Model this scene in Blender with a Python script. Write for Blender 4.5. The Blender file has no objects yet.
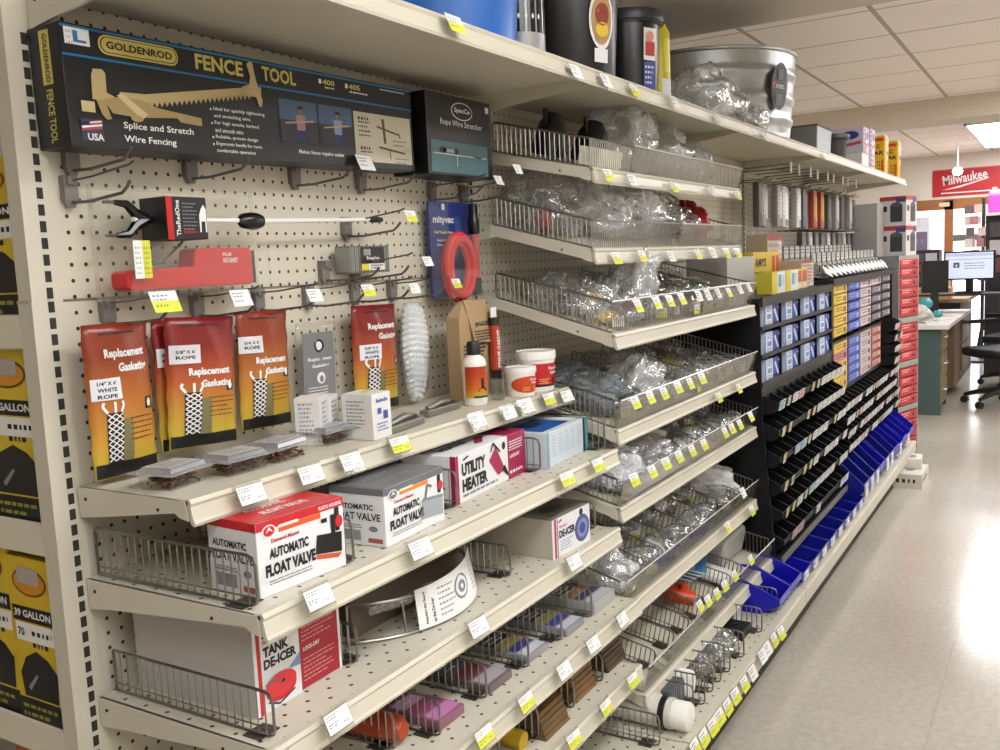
import bpy, math, random
from mathutils import Matrix, Vector, noise
COL = bpy.context.scene.collection
PI = math.pi
rnd = random.Random(7)

# ------------------------------------------------------------------ camera
FPX, YAW, PITCH, ROLL = 930.4, 0.5493, 0.119, -0.046
CAM = Vector((-0.8828, -1.3457, 1.4024))
fw = Vector((math.cos(YAW)*math.cos(PITCH), math.sin(YAW)*math.cos(PITCH), -math.sin(PITCH)))
rt0 = Vector((math.sin(YAW), -math.cos(YAW), 0)); up0 = rt0.cross(fw)
rt = math.cos(ROLL)*rt0 + math.sin(ROLL)*up0
up = -math.sin(ROLL)*rt0 + math.cos(ROLL)*up0
cd = bpy.data.cameras.new('camera'); cam = bpy.data.objects.new('camera', cd); COL.objects.link(cam)
cd.sensor_width = 36; cd.lens = FPX*36/1000; cd.clip_start = 0.02; cd.clip_end = 100
cam.matrix_world = Matrix(((rt.x, up.x, -fw.x, CAM.x), (rt.y, up.y, -fw.y, CAM.y), (rt.z, up.z, -fw.z, CAM.z), (0, 0, 0, 1)))
bpy.context.scene.camera = cam

def at(u, v, x=None, y=None, z=None):
    """the point of the plane x=, y= or z= that the photograph shows at (u, v)"""
    d = fw + (u-500)/FPX*rt - (v-375)/FPX*up
    t = (x-CAM.x)/d.x if x is not None else (y-CAM.y)/d.y if y is not None else (z-CAM.z)/d.z
    return CAM + d*t

# ------------------------------------------------------------------ materials
def lin(h):
    if isinstance(h, str):
        h = h.lstrip('#'); c = [int(h[i:i+2], 16)/255 for i in (0, 2, 4)]
    else: c = h
    return tuple(((x/12.92) if x <= .04045 else ((x+.055)/1.055)**2.4) for x in c) + (1,)
MATS = {}
def mat(col, rough=.5, metal=0., spec=.5, name=None, emit=0, bump=0, bscale=40, var=0):
    key = name or ('m', col, rough, metal, spec, emit, bump, var)
    if key in MATS: return MATS[key]
    m = bpy.data.materials.new(str(col).strip('#')); m.use_nodes = True
    nt = m.node_tree; b = nt.nodes['Principled BSDF']
    b.inputs['Base Color'].default_value = lin(col); b.inputs['Roughness'].default_value = rough
    b.inputs['Metallic'].default_value = metal; b.inputs['Specular IOR Level'].default_value = spec
    if emit:
        b.inputs['Emission Color'].default_value = lin(col); b.inputs['Emission Strength'].default_value = emit
    if bump or var:
        tc = nt.nodes.new('ShaderNodeTexCoord'); n = nt.nodes.new('ShaderNodeTexNoise')
        n.inputs['Scale'].default_value = bscale; n.inputs['Detail'].default_value = 3
        nt.links.new(tc.outputs['Object'], n.inputs['Vector'])
        if bump:
            bp = nt.nodes.new('ShaderNodeBump'); bp.inputs['Strength'].default_value = bump; bp.inputs['Distance'].default_value = .01
            nt.links.new(n.outputs['Fac'], bp.inputs['Height']); nt.links.new(bp.outputs['Normal'], b.inputs['Normal'])
        if var:
            mx = nt.nodes.new('ShaderNodeMix'); mx.data_type = 'RGBA'
            c = lin(col); mx.inputs['A'].default_value = tuple(x*(1-var) for x in c[:3])+(1,); mx.inputs['B'].default_value = tuple(min(1, x*(1+var)) for x in c[:3])+(1,)
            nt.links.new(n.outputs['Fac'], mx.inputs['Factor']); nt.links.new(mx.outputs['Result'], b.inputs['Base Color'])
    MATS[key] = m
    return m
def N(nt, t, **kw):
    n = nt.nodes.new(t)
    for k, v in kw.items():
        if k.startswith('i_'):
            n.inputs[int(k[2:]) if k[2:].isdigit() else k[2:]].default_value = v
        else: setattr(n, k, v)
    return n
def mth(nt, op, a, b=None):
    n = nt.nodes.new('ShaderNodeMath'); n.operation = op
    for i, s in enumerate((a, b)):
        if s is None: continue
        if isinstance(s, (int, float)): n.inputs[i].default_value = s
        else: nt.links.new(s, n.inputs[i])
    return n.outputs[0]
def holes(name, col, ax, px, py, ox, oy, r, hole='#2a2620', stagger=False, rough=.45):
    """painted steel pierced with a regular grid of small dark holes"""
    m = bpy.data.materials.new(name); m.use_nodes = True; nt = m.node_tree; b = nt.nodes['Principled BSDF']
    tc = N(nt, 'ShaderNodeTexCoord'); s = N(nt, 'ShaderNodeSeparateXYZ'); nt.links.new(tc.outputs['Object'], s.inputs[0])
    a = mth(nt, 'DIVIDE', mth(nt, 'SUBTRACT', s.outputs[ax[0]], ox), px); c = mth(nt, 'DIVIDE', mth(nt, 'SUBTRACT', s.outputs[ax[1]], oy), py)
    if stagger:
        row = mth(nt, 'FLOOR', mth(nt, 'ADD', c, .5)); odd = mth(nt, 'MULTIPLY', mth(nt, 'FLOORED_MODULO', row, 2.0), .5)
        a = mth(nt, 'ADD', a, odd)
    fa = mth(nt, 'SUBTRACT', mth(nt, 'FRACT', mth(nt, 'ADD', a, 100.5)), .5); fc = mth(nt, 'SUBTRACT', mth(nt, 'FRACT', mth(nt, 'ADD', c, 100.5)), .5)
    fa = mth(nt, 'MULTIPLY', fa, px); fc = mth(nt, 'MULTIPLY', fc, py)
    d = mth(nt, 'SQRT', mth(nt, 'ADD', mth(nt, 'MULTIPLY', fa, fa), mth(nt, 'MULTIPLY', fc, fc)))
    k = mth(nt, 'LESS_THAN', d, r)
    mx = N(nt, 'ShaderNodeMix', data_type='RGBA'); mx.inputs['A'].default_value = lin(col); mx.inputs['B'].default_value = lin(hole)
    nt.links.new(k, mx.inputs['Factor']); nt.links.new(mx.outputs['Result'], b.inputs['Base Color']); b.inputs['Roughness'].default_value = rough
    return m
def clear(name, tint, gloss=.12, rough=.1, body=0., bodycol='#ffffff', bump=0, bscale=30):
    """clear sheet plastic: mostly see-through, a little gloss, a little milky body"""
    m = bpy.data.materials.new(name); m.use_nodes = True; nt = m.node_tree; nt.nodes.clear()
    o = N(nt, 'ShaderNodeOutputMaterial'); t = N(nt, 'ShaderNodeBsdfTransparent'); t.inputs[0].default_value = lin(tint)
    g = N(nt, 'ShaderNodeBsdfGlossy'); g.inputs['Roughness'].default_value = rough; g.inputs['Color'].default_value = (.9, .9, .9, 1)
    d = N(nt, 'ShaderNodeBsdfDiffuse'); d.inputs[0].default_value = lin(bodycol)
    m1 = N(nt, 'ShaderNodeMixShader'); m2 = N(nt, 'ShaderNodeMixShader'); m1.inputs[0].default_value = body
    nt.links.new(t.outputs[0], m1.inputs[1]); nt.links.new(d.outputs[0], m1.inputs[2])
    lw = N(nt, 'ShaderNodeLayerWeight'); fac = mth(nt, 'POWER', lw.outputs['Facing'], 4.0)
    nt.links.new(mth(nt, 'MINIMUM', mth(nt, 'ADD', mth(nt, 'MULTIPLY', fac, gloss*6), gloss*.5), .85), m2.inputs[0])
    nt.links.new(m1.outputs[0], m2.inputs[1]); nt.links.new(g.outputs[0], m2.inputs[2]); nt.links.new(m2.outputs[0], o.inputs[0])
    if bump:
        tc = N(nt, 'ShaderNodeTexCoord'); n = N(nt, 'ShaderNodeTexNoise'); n.inputs['Scale'].default_value = bscale; n.inputs['Detail'].default_value = 4
        bp = N(nt, 'ShaderNodeBump'); bp.inputs['Strength'].default_value = bump; bp.inputs['Distance'].default_value = .03; n.inputs['Detail'].default_value = 2; n.inputs['Distortion'].default_value = 1.2
        nt.links.new(tc.outputs['Object'], n.inputs['Vector']); nt.links.new(mth(nt, 'ABSOLUTE', mth(nt, 'SUBTRACT', n.outputs['Fac'], .5)), bp.inputs['Height'])
        fold = mth(nt, 'LESS_THAN', mth(nt, 'ABSOLUTE', mth(nt, 'SUBTRACT', n.outputs['Fac'], .5)), .012)
        nt.links.new(mth(nt, 'ADD', mth(nt, 'MULTIPLY', fold, .22), body), m1.inputs[0])
        for k in (g, d, lw): nt.links.new(bp.outputs['Normal'], k.inputs['Normal'])
    return m
def grad(name, stops, axis=2, rough=.3):
    """printed foil whose ink runs from one colour to the next along the pouch"""
    m = bpy.data.materials.new(name); m.use_nodes = True; nt = m.node_tree; b = nt.nodes['Principled BSDF']
    tc = N(nt, 'ShaderNodeTexCoord'); s = N(nt, 'ShaderNodeSeparateXYZ'); r = N(nt, 'ShaderNodeValToRGB')
    nt.links.new(tc.outputs['Generated'], s.inputs[0]); nt.links.new(s.outputs[axis], r.inputs[0])
    e = r.color_ramp.elements
    while len(e) < len(stops): e.new(.5)
    for k, (p, c) in zip(e, stops): k.position = p; k.color = lin(c)
    nt.links.new(r.outputs[0], b.inputs['Base Color']); b.inputs['Roughness'].default_value = rough
    return m

STEEL = mat('#c6c0ae', .42, name='shelf_paint')
STEEL2 = mat('#aaa291', .5)
PEG = holes('peg_paint', '#c8c1af', (0, 2), .0254, .0254, .039, .9999, .0034)
DECK = holes('deck_paint', '#c6c0ae', (0, 1), .0508, .0254, .02, .0, .0038, stagger=True)
WIRE = mat('#93918c', .3, 1.0); WIRED = mat('#55524d', .35, 1.0)
WHITE = mat('#e6e4de', .5); PAPER = mat('#e2e2df', .7); BLACK = mat('#141414', .45); GLOSSBLACK = mat('#101012', .25)
INK = mat('#1a1a1c', .6); GREYINK = mat('#7d8088', .7); YEL = mat('#cdd13c', .6); RED = mat('#b8151c', .4)
CLEAR = clear('clear_acrylic', '#f6f6f2', .09, .08, .05, '#c8c8c0')
ACRY = clear('smoky_acrylic', '#e2e1dc', .10, .12, .10, '#a09e96')
BAG = clear('clear_bag', '#fcfdfd', .22, .13, .09, '#f2f4f4', bump=.55, bscale=13)
MILKY = clear('milky_bag', '#fbfcfc', .22, .16, .26, '#fafcfc', bump=.5, bscale=9)
BLIST = clear('blister', '#fcfcfa', .07, .06, .03, '#e4e4de')

# ------------------------------------------------------------------ mesh builder
_txt = {}
def text_geo(s, bold):
    k = (s, bold)
    if k in _txt: return _txt[k]
    cu = bpy.data.curves.new('t', 'FONT'); cu.body = s; cu.resolution_u = 2; cu.offset = bold; cu.align_x = 'LEFT'
    o = bpy.data.objects.new('t', cu); COL.objects.link(o)
    dg = bpy.context.evaluated_depsgraph_get(); me = bpy.data.meshes.new_from_object(o.evaluated_get(dg))
    vs = [(v.co.x, v.co.y) for v in me.vertices]; fs = [tuple(p.vertices) for p in me.polygons]
    bpy.data.objects.remove(o); bpy.data.curves.remove(cu); bpy.data.meshes.remove(me)
    if vs:
        x0 = min(v[0] for v in vs); x1 = max(v[0] for v in vs); y0 = min(v[1] for v in vs); y1 = max(v[1] for v in vs)
        vs = [(x-x0, y-y0) for x, y in vs]; r = (vs, fs, x1-x0, y1-y0)
    else: r = ([], [], 1, 1)
    _txt[k] = r
    return r

class MB:
    def __init__(s): s.v = []; s.f = []; s.m = []; s.mats = []; s.T = Matrix(); s.sm = []
    def mi(s, m):
        if m not in s.mats: s.mats.append(m)
        return s.mats.index(m)
    def add(s, vs, fs, m, smooth=False):
        b = len(s.v); T = s.T
        s.v += [tuple(T @ Vector(p)) for p in vs]; s.f += [[i+b for i in f] for f in fs]
        s.m += [s.mi(m)]*len(fs); s.sm += [smooth]*len(fs)
        return s
    def box(s, x0, y0, z0, x1, y1, z1, m):
        if x0 > x1: x0, x1 = x1, x0
        if y0 > y1: y0, y1 = y1, y0
        if z0 > z1: z0, z1 = z1, z0
        return s.add([(x0, y0, z0), (x1, y0, z0), (x1, y1, z0), (x0, y1, z0), (x0, y0, z1), (x1, y0, z1), (x1, y1, z1), (x0, y1, z1)],
                     [(0, 3, 2, 1), (4, 5, 6, 7), (0, 1, 5, 4), (1, 2, 6, 5), (2, 3, 7, 6), (3, 0, 4, 7)], m)
    def hexa(s, p, m):
        """eight corners: lower four counter-clockwise, then upper four"""
        return s.add(p, [(0, 3, 2, 1), (4, 5, 6, 7), (0, 1, 5, 4), (1, 2, 6, 5), (2, 3, 7, 6), (3, 0, 4, 7)], m)
    def prism(s, poly, fn, m):
        """poly of (a, b); fn(a, b, k) gives the point on side k = 0 or 1"""
        n = len(poly); vs = [fn(a, b, 0) for a, b in poly]+[fn(a, b, 1) for a, b in poly]
        return s.add(vs, [tuple(range(n-1, -1, -1)), tuple(range(n, 2*n))]+[(i, (i+1) % n, n+(i+1) % n, n+i) for i in range(n)], m)
    def tube(s, pts, r, m, n=5, closed=False):
        pts = [Vector(p) for p in pts]; k = len(pts); vs = []; prev = None
        for i, p in enumerate(pts):
            if closed: t = pts[(i+1) % k]-pts[i-1]
            else: t = pts[min(i+1, k-1)]-pts[max(i-1, 0)]
            t.normalize()
            if prev is None:
                a = Vector((0, 0, 1)) if abs(t.z) < .9 else Vector((1, 0, 0))
                prev = t.cross(a).normalized()
            u = (prev-t*prev.dot(t)).normalized(); w = t.cross(u); prev = u
            rr = r[i] if isinstance(r, (list, tuple)) else r
            vs += [tuple(p+(u*math.cos(2*PI*j/n)+w*math.sin(2*PI*j/n))*rr) for j in range(n)]
        fs = []
        for i in range(k if closed else k-1):
            a = i*n; b = ((i+1) % k)*n
            fs += [(a+j, a+(j+1) % n, b+(j+1) % n, b+j) for j in range(n)]
        if not closed: fs += [tuple(range(n-1, -1, -1)), tuple(range((k-1)*n, k*n))]
        return s.add(vs, fs, m, n > 5)
    def lathe(s, prof, m, n=28, c=(0, 0, 0), sx=1, sy=1, M=None):
        vs = []; fs = []; k = len(prof)
        for r, z in prof:
            for j in range(n):
                p = Vector((r*math.cos(2*PI*j/n)*sx, r*math.sin(2*PI*j/n)*sy, z))
                if M: p = M @ p
                vs.append((p.x+c[0], p.y+c[1], p.z+c[2]))
        for i in range(k-1):
            fs += [(i*n+j, i*n+(j+1) % n, (i+1)*n+(j+1) % n, (i+1)*n+j) for j in range(n)]
        if prof[0][0] > 1e-6: fs.append(tuple(range(n-1, -1, -1)))
        if prof[-1][0] > 1e-6: fs.append(tuple(range((k-1)*n, k*n)))
        return s.add(vs, fs, m, True)
    def build(s, name, parent=None, loc=None, bevel=0, rotz=0, smooth=False):
        me = bpy.data.meshes.new(name); me.from_pydata(s.v, [], s.f)
        for m in s.mats: me.materials.append(m)
        me.polygons.foreach_set('material_index', s.m)
        me.polygons.foreach_set('use_smooth', [bool(x) or smooth for x in s.sm]); me.update()
        if any(s.sm) and not smooth:
            try: me.set_sharp_from_angle(angle=.7)
            except Exception: pass
        o = bpy.data.objects.new(name, me); COL.objects.link(o)
        if parent: o.parent = parent
        if loc: o.location = loc
        o.rotation_euler = (0, 0, rotz)
        if bevel:
            b = o.modifiers.new('bevel', 'BEVEL'); b.width = bevel; b.segments = 2; b.limit_method = 'ANGLE'
        return o

class Face:
    """flat (or warped) print surface: everything is laid in metres along U and V"""
    def __init__(s, mb, O, U, V, warp=None):
        s.mb = mb; s.O = Vector(O); s.U = Vector(U).normalized(); s.V = Vector(V).normalized(); s.N = s.U.cross(s.V); s.w = warp
    def P(s, u, v, lay):
        h = .0005*lay + (s.w(u, v) if s.w else 0)
        return tuple(s.O+s.U*u+s.V*v+s.N*h)
    def poly(s, pts, m, lay=1):
        s.mb.add([s.P(a, b, lay) for a, b in pts], [tuple(range(len(pts)))], m)
    def rect(s, u0, v0, u1, v1, m, lay=1):
        nu = 8 if s.w else 1
        for i in range(nu):
            a = u0+(u1-u0)*i/nu; b = u0+(u1-u0)*(i+1)/nu
            nv = 5 if s.w else 1
            for j in range(nv):
                c = v0+(v1-v0)*j/nv; d = v0+(v1-v0)*(j+1)/nv
                s.poly([(a, c), (b, c), (b, d), (a, d)], m, lay)
    def ell(s, u, v, ru, rv, m, lay=1, n=20):
        s.poly([(u+ru*math.cos(2*PI*i/n), v+rv*math.sin(2*PI*i/n)) for i in range(n)], m, lay)
    def pill(s, u0, v0, u1, v1, m, lay=1):
        r = (v1-v0)/2; c = (v0+v1)/2
        s.poly([(u1-r+r*math.cos(a), c+r*math.sin(a)) for a in [(-PI/2+PI*i/8) for i in range(9)]]+[(u0+r-r*math.cos(a), c-r*math.sin(a)) for a in [(-PI/2+PI*i/8) for i in range(9)]], m, lay)
    def line(s, a, b, w, m, lay=1):
        d = Vector((b[0]-a[0], b[1]-a[1])).normalized()*w/2; n = (-d.y, d.x)
        s.poly([(a[0]-n[0], a[1]-n[1]), (b[0]-n[0], b[1]-n[1]), (b[0]+n[0], b[1]+n[1]), (a[0]+n[0], a[1]+n[1])], m, lay)
    def text(s, t, u, v, h, m, w=None, lay=2, bold=.03, rot=0, align='l'):
        vs, fs, tw, th = text_geo(t, bold)
        sy = h/th; sx = sy if w is None else w/tw
        off = 0 if align == 'l' else -tw*sx/2 if align == 'c' else -tw*sx
        ca, sa = math.cos(rot), math.sin(rot); out = []
        for x, y in vs:
            x = x*sx+off; y = y*sy
            out.append(s.P(u+x*ca-y*sa, v+x*sa+y*ca, lay))
        s.mb.add(out, fs, m)
    def bars(s, u0, v1, w, n, gap, h, m, lay=2, ragged=.35, seed=1):
        """small print too fine to read: rows of short ink strokes"""
        r = random.Random(seed)
        for i in range(n):
            x = u0; end = u0+w*(1-ragged*r.random()); v = v1-i*gap
            while x < end:
                d = min(w*(.06+.12*r.random()), end-x); s.poly([(x, v-h), (x+d, v-h), (x+d, v), (x, v)], m, lay); x += d+h*.7

# ------------------------------------------------------------------ things
def tag(o, label, cat, group=None, kind=None):
    if label: o['label'] = label
    if cat: o['category'] = cat
    if group: o['group'] = group
    if kind: o['kind'] = kind
    return o
def thing(name, label, cat, loc=(0, 0, 0), rotz=0, group=None, rot=None):
    o = bpy.data.objects.new(name, None); COL.objects.link(o); o.empty_display_size = .05
    o.location = loc; o.rotation_euler = rot if rot else (0, 0, rotz)
    return tag(o, label, cat, group)
def struct(o): o['kind'] = 'structure'; return o
def dup(root, loc, rotz=None, label=None, group=None, rot=None, scale=None):
    r = root.copy(); COL.objects.link(r); r.location = loc
    if rotz is not None: r.rotation_euler = (0, 0, rotz)
    if rot is not None: r.rotation_euler = rot
    if scale is not None: r.scale = scale if not isinstance(scale, (int, float)) else (scale,)*3
    if label: r['label'] = label
    if group: r['group'] = group
    for ch in list(root.children):
        c = ch.copy(); COL.objects.link(c); c.parent = r
        for g in list(ch.children):
            d = g.copy(); COL.objects.link(d); d.parent = c
    return r
class Proto:
    """first use places the thing itself, later uses copy it and its parts"""
    def __init__(s, root): s.r = root; s.used = False
    def put(s, loc, rotz=None, label=None, group=None, rot=None, scale=None):
        if s.used: return dup(s.r, loc, rotz, label, group, rot, scale)
        s.used = True; r = s.r; r.location = loc
        if rotz is not None: r.rotation_euler = (0, 0, rotz)
        if rot is not None: r.rotation_euler = rot
        if scale is not None: r.scale = scale if not isinstance(scale, (int, float)) else (scale,)*3
        if label: r['label'] = label
        if group: r['group'] = group
        return r
ORD = 'first second third fourth fifth sixth seventh eighth ninth tenth eleventh twelfth thirteenth fourteenth fifteenth sixteenth seventeenth eighteenth nineteenth twentieth'.split()
def nth(i): return ORD[i] if i < 20 else 'twenty-'+ORD[i-20]
# ------------------------------------------------------------------ the room
def floor_mat():
    m = bpy.data.materials.new('vinyl_floor'); m.use_nodes = True; nt = m.node_tree; b = nt.nodes['Principled BSDF']
    tc = N(nt, 'ShaderNodeTexCoord'); s = N(nt, 'ShaderNodeSeparateXYZ'); nt.links.new(tc.outputs['Object'], s.inputs[0])
    ks = []
    for ax, off in ((0, .2), (1, .12)):
        f = mth(nt, 'FRACT', mth(nt, 'ADD', mth(nt, 'DIVIDE', mth(nt, 'ADD', s.outputs[ax], off), .6096), 100.))
        ks.append(mth(nt, 'LESS_THAN', mth(nt, 'ABSOLUTE', mth(nt, 'SUBTRACT', f, .5)), .0028))
    k = mth(nt, 'MULTIPLY', mth(nt, 'MAXIMUM', ks[0], ks[1]), .22)
    n1 = N(nt, 'ShaderNodeTexNoise'); n1.inputs['Scale'].default_value = 45; n1.inputs['Detail'].default_value = 6
    n2 = N(nt, 'ShaderNodeTexNoise'); n2.inputs['Scale'].default_value = 1.3; n2.inputs['Detail'].default_value = 3
    for n in (n1, n2): nt.links.new(tc.outputs['Object'], n.inputs['Vector'])
    r = N(nt, 'ShaderNodeValToRGB'); e = r.color_ramp.elements
    e[0].position = .3; e[0].color = lin('#a79f92'); e[1].position = .7; e[1].color = lin('#c1baad')
    mixf = mth(nt, 'ADD', mth(nt, 'MULTIPLY', n1.outputs['Fac'], .5), mth(nt, 'MULTIPLY', n2.outputs['Fac'], .5))
    nt.links.new(mixf, r.inputs[0])
    mx = N(nt, 'ShaderNodeMix', data_type='RGBA'); mx.inputs['B'].default_value = lin('#6f685a')
    nt.links.new(k, mx.inputs['Factor']); nt.links.new(r.outputs[0], mx.inputs['A']); nt.links.new(mx.outputs['Result'], b.inputs['Base Color'])
    rr = mth(nt, 'ADD', mth(nt, 'MULTIPLY', n2.outputs['Fac'], .12), .10); nt.links.new(rr, b.inputs['Roughness'])
    b.inputs['Specular IOR Level'].default_value = .55
    bp = N(nt, 'ShaderNodeBump'); bp.inputs['Strength'].default_value = .03; bp.inputs['Distance'].default_value = .01
    n3 = N(nt, 'ShaderNodeTexNoise'); n3.inputs['Scale'].default_value = 6; nt.links.new(tc.outputs['Object'], n3.inputs['Vector'])
    nt.links.new(n3.outputs['Fac'], bp.inputs['Height']); nt.links.new(bp.outputs['Normal'], b.inputs['Normal'])
    return m
def ceil_mat():
    m = bpy.data.materials.new('ceiling_tile'); m.use_nodes = True; nt = m.node_tree; b = nt.nodes['Principled BSDF']
    tc = N(nt, 'ShaderNodeTexCoord'); s = N(nt, 'ShaderNodeSeparateXYZ'); nt.links.new(tc.outputs['Object'], s.inputs[0])
    ks = []
    for ax, off, w in ((0, 3.92, .014), (1, .071, .02)):
        f = mth(nt, 'FRACT', mth(nt, 'ADD', mth(nt, 'DIVIDE', mth(nt, 'SUBTRACT', s.outputs[ax], off), .6096), 100.5))
        ks.append(mth(nt, 'LESS_THAN', mth(nt, 'ABSOLUTE', mth(nt, 'SUBTRACT', f, .5)), w))
    n1 = N(nt, 'ShaderNodeTexNoise'); n1.inputs['Scale'].default_value = 60; n1.inputs['Detail'].default_value = 4; nt.links.new(tc.outputs['Object'], n1.inputs['Vector'])
    r = N(nt, 'ShaderNodeValToRGB'); e = r.color_ramp.elements; e[0].color = lin('#f2e8dd'); e[1].color = lin('#f9f1e8'); nt.links.new(n1.outputs['Fac'], r.inputs[0])
    mx = N(nt, 'ShaderNodeMix', data_type='RGBA'); mx.inputs['B'].default_value = lin('#a3917f')
    nt.links.new(mth(nt, 'MULTIPLY', mth(nt, 'MAXIMUM', ks[0], ks[1]), .8), mx.inputs['Factor']); nt.links.new(r.outputs[0], mx.inputs['A']); nt.links.new(mx.outputs['Result'], b.inputs['Base Color'])
    b.inputs['Roughness'].default_value = .9
    return m
CZ = 2.5; WX = 12.2
struct(MB().box(-4, -6, -.1, 16, 3.2, 0, floor_mat()).build('floor'))
struct(MB().box(-4, -6, CZ, 16, 3.2, CZ+.1, ceil_mat()).build('ceiling'))
WALLP = mat('#e0d8cc', .8)
BEAM = mat('#d2c8ba', .8)
struct(MB().box(1.3, -6, 2.36, 3.22, 3.2, CZ, BEAM).build('trim_1'))
struct(MB().box(7.1, -6, 2.335, 7.5, 3.2, CZ, mat('#d6c8b6', .8)).build('trim_2'))
struct(MB().box(-4, 3.2, 0, 16, 3.3, CZ, WALLP).build('wall_left'))
struct(MB().box(-4, -3.4, 0, 16, -3.3, CZ, WALLP).build('wall_right_blocker')); struct(MB().box(-4.1, -6, 0, -4, 3.3, CZ, WALLP).build('wall_back_blocker'))  # unseen walls, added to keep the world's ambient light off the shelves
# far wall with a doorway (bright glass) and a window
w = MB()
w.box(WX, .62, 0, WX+.15, 3.2, CZ, WALLP).box(WX, -6, 1.95, WX+.15, .62, CZ, WALLP)
w.box(WX, -6, 0, WX+.15, -.75, 1.95, WALLP)
struct(w.build('wall_far'))
BROWN = mat('#9a6238', .5); LIT = mat('#eef2f6', .5, emit=2.2, name='daylight_pane')
d = MB()
for y in (.62, -.06, -.75): d.box(WX-.03, y-.05, 0, WX+.05, y+.05, 1.93, BROWN)
d.box(WX-.03, -.75, 1.82, WX+.05, .66, 1.95, BROWN)
d.box(WX-.01, -.7, 1.42, WX+.04, -.1, 1.5, mat('#6a6660', .5)); d.box(WX-.01, .0, .9, WX+.04, .6, .98, mat('#6a6660', .5))
struct(d.build('door_1'))
p = MB().box(WX+.06, -.72, .02, WX+.08, .6, 1.84, LIT); struct(p.build('window_1'))
# ceiling lights
def ceiling_light(x, y, label, lx=1.2, ly=.6, e=14):
    t = thing('ceiling_light', label, 'light', (x, y, CZ), 0, 'fluorescent ceiling panels')
    f = MB(); s = mat('#d8d6d0', .5)
    for a in ((-lx/2, -ly/2, lx/2, -ly/2+.02), (-lx/2, ly/2-.02, lx/2, ly/2), (-lx/2, -ly/2, -lx/2+.02, ly/2), (lx/2-.02, -ly/2, lx/2, ly/2)): f.box(a[0], a[1], -.02, a[2], a[3], -.001, s)
    f.build('frame', t)
    MB().box(-lx/2+.02, -ly/2+.02, -.014, lx/2-.02, ly/2-.02, -.004, mat('#fbfcff', .5, emit=e, name='lamp%s' % e)).build('diffuser', t)
    return t
ceiling_light(9.65, -.80, 'fluorescent ceiling panel beyond the ceiling beam, above the office chairs', 1.25, .62, 16)
ceiling_light(10.95, -.80, 'fluorescent ceiling panel closest to the red banner', 1.25, .62, 16)
k = 0
for x, y in ((-1.2, -1.6), (.6, -1.6), (4.3, -1.6), (6.2, -1.6), (4.3, -2.8), (-.6, -2.8), (9.6, -2.6), (5.2, 1.5), (9.4, 1.6)):
    ceiling_light(x, y, 'fluorescent ceiling panel over the aisle, %s of the lamps out of view' % nth(k), 1.2, .6, 15); k += 1

# ------------------------------------------------------------------ gondola frame
XB = [0, 1.219, 2.438, 3.657, 4.876, 6.095]
HOLE = mat('#2b2620', .8)
def upright(x, label, ztop=1.96, split=True):
    m = MB(); w = .026; ztop = 1.96 if x == 0 else 1.838
    m.box(x-.038 if x == 0 else x-w/2-.003, .0, .0, x+.014 if x == 0 else x+w/2, .034, ztop, STEEL)
    if x == 0:
        m.box(x-.0395, -.001, 0, x-.026, .0345, 1.376, STEEL)      # sleeve of the lower post
        m.box(x-.040, .004, 1.374, x+.0145, .036, 1.3795, STEEL2)
    k = 0
    while k < 75:
        z = 1.77-k*.0254+(.0038 if k >= 16 else 0)
        if z < .12: break
        if z < ztop-.03: m.box(x-.012, -.0012, z-.0085, x-.0022, .001, z+.0085, HOLE)
        k += 1
    o = m.build('shelf_upright', bevel=0)
    return tag(o, label, 'post', 'slotted uprights')
upright(0, 'slotted beige steel upright at the open end of the shelving run')
upright(1.219, 'slotted beige steel upright between the pegboard bay and the wire basket bay')
upright(2.438, 'slotted beige steel upright between the wire baskets and the black bin rack')
upright(3.657, 'slotted beige steel upright in the middle of the black bin rack')
upright(4.876, 'slotted beige steel upright past the black bin rack')
upright(6.095, 'slotted beige steel upright behind the red drawer tower')
for i in range(5):
    a, b = XB[i]+.014, XB[i+1]-.0165
    m = MB().box(a, .006, 1.378, b, .012, 1.838, PEG).box(a, .006, .1, b, .012, 1.373, PEG)
    m.box(a, .012, .1, b, .02, 1.838, STEEL2)
    tag(m.build('pegboard_panel'), ['beige pegboard back behind the fence tool box and gasket pouches', 'beige pegboard back behind the sloped wire baskets', 'beige pegboard back above the blue and white cartons',
        'beige pegboard back above the small coloured cartons', 'beige pegboard back behind the two lantern boxes'][i], 'pegboard', 'pegboard backs')

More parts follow.
